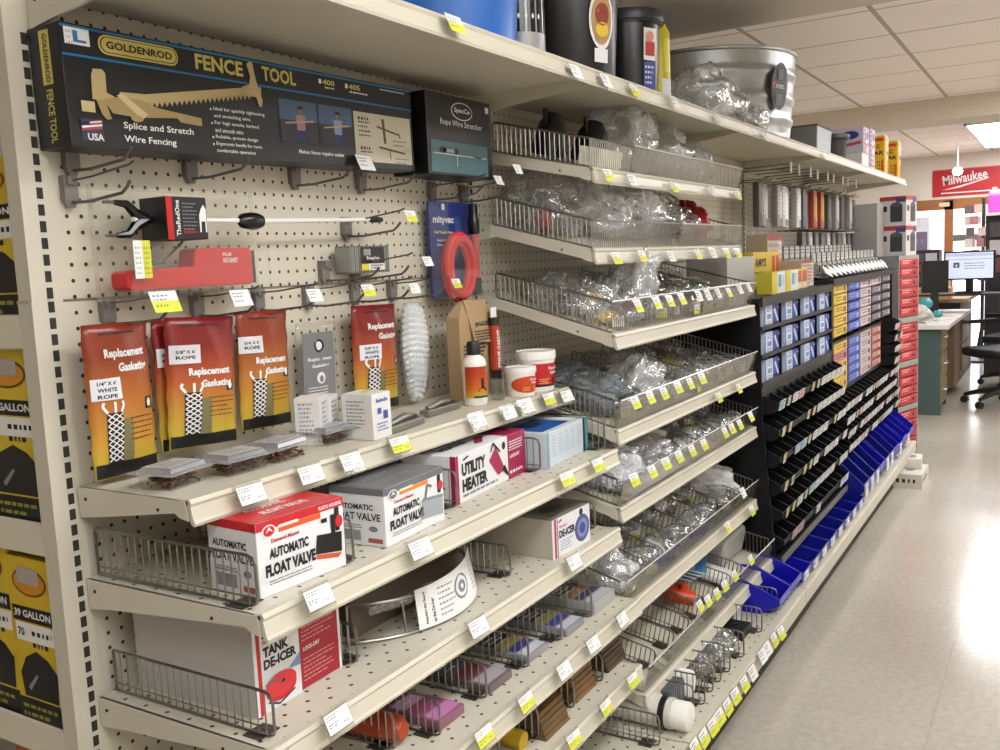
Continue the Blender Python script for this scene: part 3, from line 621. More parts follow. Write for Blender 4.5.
tp.rect(w*.72, 0, w, d, MAG, 1); tp.text('UTILITY', w*.1, d*.6, d*.16, INK, w*.35, 2); tp.text('HEATER', w*.1, d*.36, d*.16, INK, w*.35, 2); tp.poly([(w*.4, d*.2), (w*.62, d*.5), (w*.68, d*.42), (w*.48, d*.15)], MAG, 2)
done(t, fm, em, tm)
t, fm, f, em, e, tm, tp = carton('shrink_wrapped_box', 'blue and white shrink wrapped box in the wire cage past the utility heater', (.955, -.336, .9285), math.radians(3), .24, .15, .084, mat('#c8d2da', .3))
w, d, h = .24, .15, .084
f.rect(0, 0, w*.06, h, mat('#7f9aa8', .3), 1); f.rect(w*.93, 0, w, h, mat('#2b8a94', .3), 1); f.rect(w*.88, 0, w*.93, h, INK, 1)
for i in range(5): f.bars(w*(.12+i*.15), h*.85, w*.12, 7, h*.09, h*.03, mat('#9db0c0', .5), 2, seed=i)
tp.rect(w*.05, d*.1, w*.7, d*.75, mat('#1f5fb0', .25), 1); tp.rect(w*.2, d*.4, w*.5, d*.6, INK, 2); tp.rect(w*.72, d*.1, w*.95, d*.8, PAPER, 1); tp.rect(w*.88, 0, w*.93, d, INK, 2)
done(t, fm, em, tm)

# tank de-icer shelf
t, fm, f, em, e, tm, tp = carton('tank_deicer_box', 'large white and red floating tank de-icer carton with a red float picture', (.066, -.302, .7275), math.radians(1), .20, .27, .156, mat('#c9c6c2', .6))
w, d, h = .2, .27, .156
f.rect(0, 0, w*.035, h, PAPER, 1); f.rect(w*.035, 0, w*.075, h, REDP, 1); f.rect(w*.075, 0, w*.5, h, CW, 1); f.rect(w*.5, .02*h, w*.97, h, mat('#a31f2d', .45), 1); f.rect(w*.97, 0, w, h, PAPER, 1); f.rect(w*.52, h*.72, w*.78, h*.9, mat('#2c5c9c', .45), 2)
f.text('Floating', w*.1, h*.69, h*.05, REDP, w*.18, 2); f.text('TANK', w*.1, h*.565, h*.105, INK, w*.28, 2, .05); f.text('DE-ICER', w*.1, h*.44, h*.105, INK, w*.36, 2, .05); f.line((w*.1, h*.77), (w*.16, h*.80), .004, INK, 2)
f.ell(w*.27, h*.19, w*.17, h*.13, REDP, 3, 24); f.ell(w*.27, h*.23, w*.17, h*.12, mat('#d9353c', .4), 4, 24); f.ell(w*.29, h*.25, w*.02, h*.02, INK, 5, 8)
for s in range(8): f.line((w*(.1+.02*s), h*(.28+.03*math.sin(s*.5))), (w*(.12+.02*s), h*(.28+.03*math.sin((s+1)*.5))), .003, GREYP, 5)
f.line((w*.12, h*.10), (w*.24, h*.03), .003, INK, 3); f.line((w*.24, h*.03), (w*.42, h*.10), .003, INK, 3); f.poly([(w*.36, h*.33), (w*.5, h*.31), (w*.5, h*.45)], mat('#7c93b8', .5), 2); f.ell(w*.45, h*.9, w*.04, h*.05, INK, 2)
f.bars(w*.53, h*.68, w*.4, 4, h*.045, h*.015, mat('#d98b90', .5), 2); f.text('LOCK-DRY', w*.54, h*.42, h*.045, PAPER, w*.2, 2); f.bars(w*.53, h*.34, w*.4, 6, h*.045, h*.015, mat('#d98b90', .5), 2)
e.rect(d*.0, 0, d, h, mat('#bdb9b4', .65), 1); tp.rect(0, 0, w, d, mat('#9a9690', .6), 1); tp.rect(0, 0, w, d*.12, mat('#5c1a1c', .5), 2)
done(t, fm, em, tm)
t, fm, f, em, e, tm, tp = carton('deicer_box', 'white floating DE-ICER carton with a blue round emblem', (.918, -.362, .7275), math.radians(-3), .175, .30, .092, mat('#bcb6a8', .6))
w, d, h = .175, .30, .092
f.rect(0, 0, w, h, CW, 1); f.rect(w*.05, 0, w*.1, h, REDP, 2); f.rect(w*.12, 0, w*.14, h, mat('#3c4a8c', .5), 2); f.text('Floating', w*.18, h*.70, h*.09, REDP, w*.2, 2); f.text('DE-ICER', w*.17, h*.46, h*.2, INK, w*.42, 2, .05); f.bars(w*.2, h*.38, w*.35, 4, h*.07, h*.03, mat('#8aa3c0', .5), 2)
f.ell(w*.78, h*.45, w*.2, h*.36, mat('#47508e', .4), 2, 24); f.ell(w*.78, h*.45, w*.14, h*.25, mat('#8088b8', .4), 3, 24); f.ell(w*.78, h*.45, w*.08, h*.15, mat('#363f86', .4), 4); f.ell(w*.76, h*.88, w*.05, h*.09, INK, 2); f.line((w*.16, h*.88), (w*.24, h*.93), .004, INK, 2)
tp.rect(0, 0, w, d, mat('#8a8478', .6), 1); tp.rect(w*.15, d*.05, w*.95, d*.4, mat('#6d685c', .6), 2); tp.ell(w*.5, d*.18, w*.25, d*.07, mat('#3c3833', .6), 3); tp.rect(0, d*.55, w, d*.8, mat('#7a2420', .5), 2)
done(t, fm, em, tm)
# damaged carton with wire guard and instruction sheet
t = thing('wire_guard_heater', 'open carton with curved wire guard and a loose instruction sheet', 'tank heater', (.54, -.108, .7275), 0)
m = MB(); m.hexa([(-.17, -.13, 0), (.21, -.13, 0), (.21, .085, 0), (-.17, .085, 0), (-.17, -.12, .105), (.21, -.12, .112), (.21, .085, .135), (-.17, .085, .13)], mat('#6a5f54', .7)); m.build('carton', t, bevel=.002)
m = MB(); f = Face(m, (-.17, -.12, .1056), (1, 0, .0185), (0, .205, .025)); f.rect(.0, .01, .38, .2, mat('#a8a296', .6), 1); f.rect(.02, .14, .36, .2, mat('#7c2320', .5), 2); f.rect(.24, .08, .38, .14, mat('#8c2a26', .5), 2); f.ell(.11, .07, .05, .03, mat('#7c2f26', .5), 2); f.bars(.2, .06, .15, 3, .016, .006, GREYINK, 2); m.build('top_print', t)
m = MB(); arc = lambda z, r: [(r*math.cos(a), r*math.sin(a), z) for a in [math.radians(215+i*6) for i in range(21)]]
m.tube(arc(.004, .240), .003, WIRE, 6).tube(arc(.068, .226), .003, WIRE, 6)
for q in (215, 241, 300, 335): a = math.radians(q); m.tube([(.240*math.cos(a), .240*math.sin(a), .004), (.226*math.cos(a), .226*math.sin(a), .070)], .0026, WIRE, 6)
for q in (215, 335): a = math.radians(q); m.tube([(.226*math.cos(a), .226*math.sin(a), .068), (.2*math.cos(a), .2*math.sin(a)+.06, .085), (.17*math.cos(a), .05, .10)], .0026, WIRE, 6)
m.build('wire_guard', t)
m = MB(); f = Face(m, (0, 0, 0), (1, 0, 0), (0, 0, 1))
def arcP(u, v, lay): a = math.radians(247)+u/.245; r = .2445-.2*v*.9+.0004*lay; return (r*math.cos(a), r*math.sin(a), .006+v)
f.P = arcP
for i in range(20): f.poly([(i*.015, 0.0), (i*.015+.015, 0.0), (i*.015+.015, .074+.0011*i), (i*.015, .073+.0011*i)], PAPER, 1)
f.ell(.135, .045, .03, .024, GREYINK, 2); f.ell(.135, .045, .024, .019, PAPER, 3); f.ell(.135, .045, .016, .012, GREYINK, 4); f.ell(.135, .045, .006, .005, PAPER, 5, 8)
for i in range(3): f.bars(.19+i*.033, .085-.002*i, .028, 8, .009, .003, GREYINK, 2, seed=i)
f.text('Attaching the Guard', .024, .006, .008, INK, .06, 2, rot=PI/2); f.text('to the De-Icer', .042, .006, .008, INK, .045, 2, rot=PI/2); f.bars(.055, .065, .05, 6, .010, .003, GREYINK, 2)
m.build('instruction_sheet', t)
m = MB(); m.tube([(-.16, -.16, .055), (-.10, -.2, .062), (-.02, -.205, .066)], .009, clear('tie_film', '#f2f2f0', .1, .2, .3, '#d8d8d4', .8, 60), 7); m.build('plastic_film', t)
# ------------------------------------------------------------------ goods on the pegs
# livestock prod in its clear pack
t = thing('prod_pack', 'clear pack with the red prod handle and black carton, long white rod', 'cattle prod', (.06, -.01, 1.37))
m = MB(); m.box(0, -.012, 0, .35, -.010, .185, BLIST)
for a in ((0, .0, .35, .006), (0, .179, .35, .185), (0, 0, .006, .185), (.344, 0, .35, .185)): m.box(a[0], -.014, a[1], a[2], -.008, a[3], BLIST)
m.box(.02, -.075, .012, .32, -.07, .085, BLIST)
m.build('clear_card', t)
m = MB(); R90 = Matrix.Rotation(PI/2, 4, 'Y')
m.tube([(.05, -.05, .130), (.35, -.05, .132), (.62, -.045, .139), (.655, -.043, .140)], .0045, mat('#e8e6e0', .35), 10); m.build('white_rod', t)
m = MB(); m.lathe([(.004, 0), (.006, .004), (.0065, .03), (.005, .045), (0, .047)], BLACK, 12, (.655, -.043, .140), M=R90.to_3x3()); m.build('rod_grip', t)
m = MB(); m.lathe([(.003, 0), (.013, .012), (.016, .03), (.016, .045), (.012, .058), (.005, .062)], GLOSSBLACK, 18, (.272, -.05, .131), M=R90.to_3x3()); m.build('collar', t)
m = MB(); fk = []
for s in (1, -1):
    m.tube([(.075, -.05, .130), (.055, -.05, .130+s*.010), (.04, -.05, .130+s*.024), (.018, -.05, .130+s*.026)], [.010, .009, .007, .004], GLOSSBLACK, 8); m.tube([(.018, -.05, .130+s*.026), (-.002, -.05, .130+s*.026)], .0028, WIRE, 6)
m.tube([(.06, -.05, .130), (.11, -.05, .130)], .006, GLOSSBLACK, 8); m.build('fork_tip', t)
m = MB(); m.box(.088, -.085, .096, .172, -.02, .166, mat('#19191c', .4)); bx = m.build('carton', t, bevel=.0015)
m = MB(); f = Face(m, (.088, -.0852, .096), (1, 0, 0), (0, 0, 1)); f.rect(0, 0, .012, .07, RED, 1); f.text('TheRedOne', .026, .006, .009, PAPER, .058, 2, .02, rot=PI/2); f.bars(.032, .06, .03, 8, .006, .002, GREYINK, 2); f.bars(.032, .014, .03, 1, .006, .004, RED, 2)
f.poly([(.066, .012), (.069, .012), (.07, .03), (.078, .03), (.078, .012), (.081, .012), (.081, .05), (.076, .058), (.07, .05), (.066, .04)], PAPER, 2)
m.build('carton_print', t)
m = MB(); REDPL = mat('#c21420', .3)
m.prism([(.02, .022), (.028, .016), (.285, .016), (.29, .022), (.29, .078), (.285, .083), (.165, .083), (.16, .078), (.155, .052), (.028, .049), (.02, .044)], lambda a, b, k: (a, -.062 if k == 0 else -.02, b), REDPL)
m.build('red_handle', t, bevel=.006)
m = MB(); m.box(.286, -.060, .018, .300, -.022, .078, BLACK); m.build('end_cap', t, bevel=.003)
m = MB(); f = Face(m, (.02, -.0622, .016), (1, 0, 0), (0, 0, 1)); f.text('HOT-SHOT', .2, .04, .009, PAPER, .034, 2); f.text('PLUS', .2, .052, .006, PAPER, .02, 2); m.build('handle_print', t)
m = MB(); m.tube([(.06, -.045, .055), (.10, -.05, .06), (.125, -.045, .075), (.15, -.045, .095)], .002, HOOKM, 6); m.build('wire_clip', t)
m = MB(); f = Face(m, (.025, -.0765, .035), (1, 0, 0), (0, 0, 1)); f.rect(0, 0, .032, .06, PAPER, 1); f.rect(.017, 0, .032, .06, YEL, 2); f.bars(.003, .05, .012, 6, .008, .003, GREYINK, 2); f.bars(.019, .05, .011, 6, .008, .004, mat('#70702c', .7), 3); m.build('price_sticker', t)
# staples
t = thing('fence_staple_pack', 'pack of grey fence staples hanging from the pegboard', 'staples', (.645, -.012, 1.396)); t.scale = (.88, .88, .88)
m = MB(); SG = mat('#9a9a94', .4, .4); m.box(0, -.045, .004, .155, 0, .062, SG)
for i in range(20): m.box(.003+i*.0077, -.0468, .0, .0058+i*.0077, .001, .066, SG if i % 2 else mat('#7c8278', .4, .4))
m.build('staple_strips', t)
m = MB(); f = Face(m, (.0, -.0475, 0), (1, 0, 0), (0, 0, 1)); f.rect(.04, .012, .13, .062, GLOSSBLACK, 1); f.text('Staples', .06, .03, .01, PAPER, .05, 2); f.rect(.04, .006, .068, .022, mat('#d8c23a', .5), 2); f.rect(.068, .006, .13, .022, PAPER, 2); f.bars(.075, .019, .05, 2, .006, .003, INK, 3); f.rect(.05, .042, .078, .058, SG, 2); m.build('label', t)
# pump in blue card blister
t = thing('fluid_pump_pack', 'blue card pump pack with coiled red tube hanging by the wire baskets', 'pump', (.975, -.02, 1.325)); t.scale = (.9, 1, 1)
m = MB(); m.box(0, -.008, 0, .215, -.004, .235, mat('#1f2f7c', .4)); m.build('card', t)
m = MB(); m.box(0, -.062, 0, .215, -.060, .15, BLIST).box(0, -.062, 0, .002, -.008, .235, BLIST).box(.213, -.062, 0, .215, -.008, .235, BLIST).box(0, -.062, -.002, .215, -.008, 0, BLIST); m.build('blister', t)
m = MB(); f = Face(m, (0, -.0085, 0), (1, 0, 0), (0, 0, 1)); f.text('mityvac', .016, .178, .022, PAPER, .10, 2, .03); f.text('Fluid Transfer Pump', .02, .155, .009, mat('#d6d060', .5), .09, 2); f.text('Transfer fluids fast', .03, .138, .006, PAPER, .07, 2); f.text('Drains in minutes', .03, .127, .006, PAPER, .07, 2); f.rect(.06, .215, .074, .23, PAPER, 2); f.rect(.12, .11, .15, .2, mat('#3a4a90', .5), 1); m.build('card_print', t)
m = MB(); RT = mat('#d8383c', .25)
for j, (rx, rz, yy) in enumerate(((.062, .078, -.034), (.050, .062, -.036), (.056, .070, -.048), (.066, .074, -.042))):
    m.tube([(.083+rx*math.cos(a), yy, .072+(.006 if j == 3 else 0)+rz*math.sin(a)) for a in [2*PI*i/30 for i in range(30)]], .0095, RT, 8, closed=True)
m.build('red_tube', t)
m = MB(); m.lathe([(.012, 0), (.012, .12), (.0, .12)], mat('#b83038', .3), 14, (.172, -.036, .04)); m.build('pump_barrel', t)
m = MB(); m.lathe([(.014, .155), (.015, .16), (.015, .19), (.012, .2), (.012, .23), (.0, .232)], GLOSSBLACK, 14, (.172, -.036, .0)); m.lathe([(.014, .0), (.014, .042), (.0, .042)], GLOSSBLACK, 14, (.172, -.036, .002)); m.build('pump_grip', t)

# printed foil pouches
GR1 = grad('pouch_orange', [(0, '#b4ae3a'), (.22, '#c0922f'), (.48, '#b06a2a'), (.78, '#8c3a1e'), (1, '#7c2a18')])
GR2 = grad('pouch_red', [(0, '#c0b43e'), (.25, '#bc9030'), (.52, '#ac5226'), (.78, '#84201c'), (1, '#741418')])
def pouch(label, loc, w, h, th, m_, rz=0, tilt=0, sticker='x', sticker_at=(.0, .55), ty=.665, kind='o', cat='gasket pouch', group='gasket rope pouches', yaw=0):
    t = thing('gasket_pouch', label, cat, loc, rot=(tilt, rz, yaw), group=group)
    bul = lambda u, v: th*(max(0, math.sin(PI*min(1, max(0, u/w))))**.6)*(max(0, math.sin(PI*min(1, max(0, v/h*.94))))**.6)+.002*math.sin(u*90+v*40)*math.sin(PI*min(1, max(0, u/w)))
    m = MB(); nu, nv = 12, 16; vs = []; fs = []
    for s in (1, -1):
        for j in range(nv+1):
            for i in range(nu+1):
                u = w*i/nu; v = h*j/nv; e = .0016*math.sin(j*1.7)*(1 if i in (0, nu) else 0)
                vs.append((u-w/2+e, -(bul(u, v) if s == 1 else -.25*bul(u, v))-.001*s, v-h))
    q = (nu+1)*(nv+1)
    for s in (0, 1):
        for j in range(nv):
            for i in range(nu):
                a = s*q+j*(nu+1)+i; f4 = (a, a+1, a+nu+2, a+nu+1); fs.append(f4 if s == 0 else f4[::-1])
    edge = [i for i in range(nu+1)]+[j*(nu+1)+nu for j in range(1, nv+1)]+[nv*(nu+1)+i for i in range(nu-1, -1, -1)]+[j*(nu+1) for j in range(nv-1, 0, -1)]
    for a, b in zip(edge, edge[1:]+edge[:1]): fs.append((b, a, a+q, b+q))
    m.add(vs, fs, m_, True); m.build('pouch', t, smooth=True)
    m = MB(); f = Face(m, (-w/2, -.0015, -h), (1, 0, 0), (0, 0, 1), warp=bul)
    if kind == 'o':
        f.rect(.002, .002, w-.002, h*.10, BLACK, 1)
        f.text('Replacement', w*.24, h*(ty+.09), h*.074, PAPER, w*.62, 3, .04); f.text('Gasketing', w*.42, h*(ty-.005), h*.074, PAPER, w*.46, 3, .04)
        f.rect(w*.2, h*.1, w*.56, h*.38, mat('#77704a', .6), 1)
        for k in range(8):
            for x in (0, 1): 
                c = w*.2+x*w*.1; y0 = h*.11+k*h*.039; f.line((c, y0), (c+w*.1, y0+h*.039), w*.016, PAPER, 3); f.line((c+w*.1, y0), (c, y0+h*.039), w*.016, PAPER, 3)
        f.rect(w*.19, h*.1, w*.405, h*.43, BLACK, 2)
        for s in (.2, .3, .38): f.line((w*s, h*.43), (w*(s+(s-.3)*.6), h*.475), w*.035, PAPER, 3); f.line((w*(s+(s-.3)*.6), h*.475), (w*(s+(s-.3)*.4), h*.50), w*.035, PAPER, 3)
        f.bars(w*.52, h*.38, w*.42, 5, h*.035, h*.008, mat('#5c2a18', .6), 2); f.rect(w*.8, h*.42, w*.92, h*.5, BLACK, 1); f.ell(w*.86, h*.46, w*.035, h*.03, PAPER, 2, 10)
        f.rect(w*.2, h*.93, w*.75, h*.945, mat('#3c120e', .5), 1)
    elif kind == 'g':
        f.rect(w*.1, h*.1, w*.9, h*.9, mat('#77787a', .5), 1); f.ell(w*.5, h*.76, w*.12, h*.07, INK, 2); f.ell(w*.5, h*.76, w*.07, h*.045, PAPER, 3); f.text('Replacement', w*.2, h*.60, h*.045, PAPER, w*.6, 2); f.text('Gasketing', w*.28, h*.53, h*.045, PAPER, w*.45, 2); f.ell(w*.5, h*.43, w*.12, h*.06, PAPER, 2); f.ell(w*.5, h*.42, w*.06, h*.035, mat('#77787a', .5), 3); f.rect(w*.2, h*.12, w*.5, h*.25, PAPER, 2); f.bars(w*.2, h*.34, w*.5, 3, h*.03, h*.01, PAPER, 2)
    if sticker:
        a, b = sticker_at; f.rect(w*a, h*b, w*(a+.40), h*(b+.14), mat('#dcdde2', .6), 4); 
        for i, s in enumerate(sticker): f.text(s, w*(a+.07), h*(b+.095-.042*i-.02*(len(sticker) < 3)), h*.026, INK, w*.26, 5)
    m.build('print', t)
    return t
pouch('orange gasket pouch with white rope sticker, closest to the slotted post', (.062, -.052, 1.337), .118, .245, .016, GR1, sticker=('1/4" X 6\'', 'WHITE', 'ROPE'), sticker_at=(.02, .515), ty=.675, yaw=.0)
pouch('rear pouch of the pair, half hidden behind the red topped gasket pouch', (.205, -.035, 1.333), .12, .225, .010, GR2, sticker=('5/8"', 'ROPE'), sticker_at=(.02, .65), ty=.44)
pouch('front pouch of the pair, red topped, with rope sticker near its top', (.225, -.062, 1.335), .138, .225, .016, GR2, rz=.05, sticker=('5/8" X 6\'', 'ROPE'), sticker_at=(.02, .65), ty=.45, yaw=-.1)
pouch('orange gasket pouch beside the grey card pouch', (.388, -.045, 1.335), .128, .222, .014, GR1, rz=.03, sticker=('3/4 X 6\'', 'ROPE'), sticker_at=(.0, .65), ty=.45)
pouch('clear pouch with grey gasketing card', (.553, -.028, 1.300), .118, .20, .006, BLIST, sticker=None, kind='g', rz=.02)
pouch('orange gasket pouch behind the small white cartons', (.73, -.038, 1.325), .15, .235, .022, GR2, rz=.02, sticker=('5/8" X 6\'', 'WHITE', 'ROPE'), sticker_at=(.06, .5), ty=.67)
# white rope in clear bag
t = thing('rope_bag', 'clear bag of coiled white fibreglass rope against the pegboard', 'rope bag', (.862, -.03, 1.10))
m = MB()
for i in range(16):
    z = .004+i*.0135; r = .03*math.sin(PI*(.15+.8*(1-i/16)))+.008
    m.tube([(r*math.cos(a), .45*r*math.sin(a)-.018, z+.004*math.sin(a*2)) for a in [2*PI*q/12 for q in range(12)]], .0085, mat('#dfe3e3', .7, bump=.6, bscale=300), 6, closed=True)
m.build('rope_coil', t)
m = MB(); m.lathe([(.02, 0), (.042, .02), (.046, .08), (.036, .16), (.025, .20), (.03, .222)], BAG, 18, (0, -.018, 0), 1, .55); m.build('bag', t)

# ------------------------------------------------------------------ goods on the narrow shelf
Z1 = 1.0805
LID = clear('clam_lid', '#e8e8e8', .12, .1, .35, '#d0d0d2')
def clamshell(x, y, rz, label):
    t = thing('screw_box', label, 'screw box', (x, y, Z1), rz, 'clear clamshells of copper screws')
    m = MB(); m.prism([(-.042, -.034), (.042, -.034), (.042, .034), (-.042, .034)], lambda a, b, k: (a*(.9 if k == 0 else 1), b*(.9 if k == 0 else 1), .0 if k == 0 else .026), BLIST)
    m.box(-.055, -.046, .026, .055, .046, .0275, LID).prism([(-.04, -.032), (.04, -.032), (.04, .032), (-.04, .032)], lambda a, b, k: (a*(1 if k == 0 else .92), b*(1 if k == 0 else .92), .0275 if k == 0 else .034), LID)
    m.build('clamshell', t)
    r = random.Random(x); m = MB(); CU = [mat('#7a4030', .35, .6), mat('#4a281e', .4, .5), mat('#a8664c', .3, .7)]
    for i in range(170):
        p = Vector((r.uniform(-.033, .033), r.uniform(-.026, .026), .003+.019*r.random())); d = Vector((r.uniform(-1, 1), r.uniform(-1, 1), r.uniform(-.2, .2))).normalized()*.006
        m.tube([p-d, p+d], .0016, CU[i % 3], 4)
    o = m.build('copper_screws', t); o['kind'] = 'stuff'
    m = MB(); f = Face(m, (-.036, -.028, .0342), (1, 0, 0), (0, 1, 0)); f.rect(0, 0, .072, .056, mat('#b9b9bd', .3), 1); f.bars(.006, .05, .05, 4, .011, .004, GREYINK, 2); m.build('lid_label', t)
for i, (u, v, rz) in enumerate(((181, 488, .15), (243, 474, -.05), (287, 461, .1), (336, 444, .0))):
    p = at(u, v, z=Z1); clamshell(p.x+.012, p.y+.03, rz, 'clear clamshell of copper coloured screws, %s from the slotted post' % nth(i))
# small white cartons
WB = mat('#d9d8d4', .55)
t, fm, f, em, e, tm, tp = carton('latch_carton', 'upright white carton with yellow price sticker and blue print', (.47, -.232, Z1), math.radians(4), .062, .07, .088, WB)
w, d, h = .062, .07, .088
f.text('latch', w*.2, h*.8, h*.09, mat('#3d4fa0', .5), w*.6, 2); f.rect(w*.25, h*.55, w*.45, h*.68, mat('#3d4fa0', .5), 2); f.rect(w*.55, h*.42, w*.8, h*.6, mat('#3d4fa0', .5), 2); f.bars(w*.2, h*.35, w*.6, 3, h*.07, h*.03, mat('#3d4fa0', .5), 2)
e.bars(d*.15, h*.85, d*.6, 8, h*.08, h*.03, GREYINK, 2); tp.rect(w*.05, d*.5, w*.95, d*.95, PAPER, 1); tp.rect(w*.3, d*.5, w*.95, d*.7, YEL, 2)
done(t, fm, em, tm)
t, fm, f, em, e, tm, tp = carton('latch_carton', 'white carton leaning beside the grey card pouch', (.402, -.165, Z1), math.radians(28), .05, .05, .09, WB); f.bars(.008, .08, .035, 7, .009, .004, GREYINK, 2); e.bars(.008, .08, .03, 8, .008, .003, GREYINK, 2); done(t, fm, em)
t, fm, f, em, e, tm, tp = carton('latch_carton', 'white carton between the leaning carton and the blue printed carton', (.45, -.145, Z1), math.radians(20), .045, .05, .085, WB); f.bars(.008, .075, .03, 7, .009, .004, GREYINK, 2); done(t, fm, em)
# grey latches
def latch(x, y, rz, label):
    t = thing('gate_latch', label, 'latch', (x, y, Z1), rz, 'grey gate latches')
    G = mat('#85837c', .35, .7)
    m = MB(); m.prism([(-.075, -.012), (.06, -.016), (.075, -.006), (.075, .008), (.05, .016), (-.075, .012)], lambda a, b, k: (a, b, .0 if k == 0 else .016), G); m.build('body', t, bevel=.003)
    m = MB(); m.tube([(-.06, 0, .018), (0, 0, .024), (.05, .003, .019)], [.006, .008, .005], G, 8); m.build('lever', t)
    m = MB(); m.lathe([(.005, 0), (.005, .006), (0, .006)], mat('#5f5d58', .3, .8), 10, (.045, -.004, .016)); m.build('pivot_bolt', t)
latch(.60, -.205, .15, 'grey gate latch lying by the upright white carton'); latch(.79, -.165, .08, 'grey gate latch lying next to the black capped bottle')
# paper bag of fire starter
t = thing('paper_bag', 'brown paper bag with folded top standing behind the black capped bottle', 'bag', (.955, -.075, Z1), 0)
BR = mat('#a98d68', .8, bump=.15, bscale=60); m = MB()
m.prism([(0, 0), (.155, 0), (.155, .03), (.0, .03)], lambda a, b, k: (a, -b*1.3 if k == 0 else -b*1.3, 0 if k == 0 else .20), BR)
m.hexa([(0, -.04, .195), (.155, -.04, .195), (.155, 0, .20), (.0, 0, .20), (.03, -.03, .232), (.125, -.03, .232), (.125, -.02, .236), (.03, -.02, .236)], BR)
m.hexa([(.05, -.052, .135), (.155, -.052, .128), (.155, -.046, .13), (.05, -.046, .137), (.03, -.034, .238), (.128, -.034, .236), (.128, -.03, .238), (.03, -.03, .24)], BR)
m.build('bag', t, bevel=.003)
m = MB(); f = Face(m, (.0, -.0396, 0), (1, 0, 0), (0, 0, 1)); f.bars(.012, .13, .1, 12, .009, .004, INK, 2); f.ell(.06, .022, .025, .008, INK, 2)
f2 = Face(m, (.042, -.0528, .135), (1, 0, 0), (-.02, .018, .1)); f2.text('JIGGS', .024, .036, .014, INK, .06, 2, .02); f2.bars(.012, .028, .09, 4, .007, .003, INK, 2)
m.build('bag_print', t)
# bottle
p = at(476, 407, z=Z1); t = thing('adhesive_bottle', 'white bottle with black cap and flame coloured label', 'bottle', (p.x+.035, p.y+.022, Z1)); t.scale = (1.13,)*3
m = MB(); m.lathe([(.022, 0), (.0245, .003), (.0245, .085), (.022, .094), (.013, .102), (.012, .106), (0, .106)], WHITE, 28); m.build('bottle', t)
m = MB(); m.lathe([(.0135, .103), (.0145, .104), (.0145, .124), (.012, .13), (0, .13)], BLACK, 20); m.build('cap', t)
def cyl_label(m, R, z0, z1, a0, a1, mt, n=14, lay=.0004):
    vs = []; fs = []
    for i in range(n+1):
        a = a0+(a1-a0)*i/n; vs += [((R+lay)*math.cos(a), (R+lay)*math.sin(a), z0), ((R+lay)*math.cos(a), (R+lay)*math.sin(a), z1)]
        if i: b = 2*i; fs.append((b-2, b, b+1, b-1))
    m.add(vs, fs, mt, True)
class Cyl(Face):
    def __init__(s, mb, R, a0, z0, taper=0): s.mb = mb; s.R = R; s.a0 = a0; s.z0 = z0; s.w = 1; s.tp = taper
    def P(s, u, v, lay): R = s.R+s.tp*v+.0005*lay; a = s.a0+u/s.R; return (R*math.cos(a), R*math.sin(a), s.z0+v)
GRL = grad('label_flame', [(0, '#c9a02a'), (.3, '#c8641e'), (.7, '#b03a18'), (1, '#a83418')])
m = MB(); cyl_label(m, .0245, .016, .08, math.radians(160), math.radians(340), GRL); f = Cyl(m, .0245, math.radians(205), .016); f.text('Heat', .036, .05, .007, PAPER, .018, 2); f.text('Fuel', .036, .04, .007, PAPER, .018, 2); f.poly([(.01, .012), (.03, .012), (.03, .018), (.024, .02), (.022, .04), (.016, .04), (.016, .02), (.01, .018)], BLACK, 2); f.rect(.002, .006, .05, .011, mat('#9aa23a', .5), 2); f.rect(0, 0, .06, .004, BLACK, 2); m.build('label', t)
# tube of cement
p = at(497, 398, z=Z1); t = thing('cement_tube', 'black and red cartridge of stove cement standing behind the small tub', 'tube', (1.085, -.130, Z1))
m = MB(); m.lathe([(.013, 0), (.014, .002), (.014, .18), (.014, .19), (0, .191)], mat('#2a2422', .4), 18); m.build('cartridge', t)
m = MB(); cyl_label(m, .014, .06, .17, math.radians(150), math.radians(350), mat('#a83a20', .4)); f = Cyl(m, .014, math.radians(205), .06); f.text('STOVE GASKET', .018, .005, .01, PAPER, .095, 2, rot=PI/2); m.build('label', t)
m = MB(); f = Face(m, (-.012, -.0, .185), (1, 0, 0), (0, 0, 1)); m.box(-.013, -.001, .188, .013, .001, .215, PAPER); m.build('hang_tab', t)
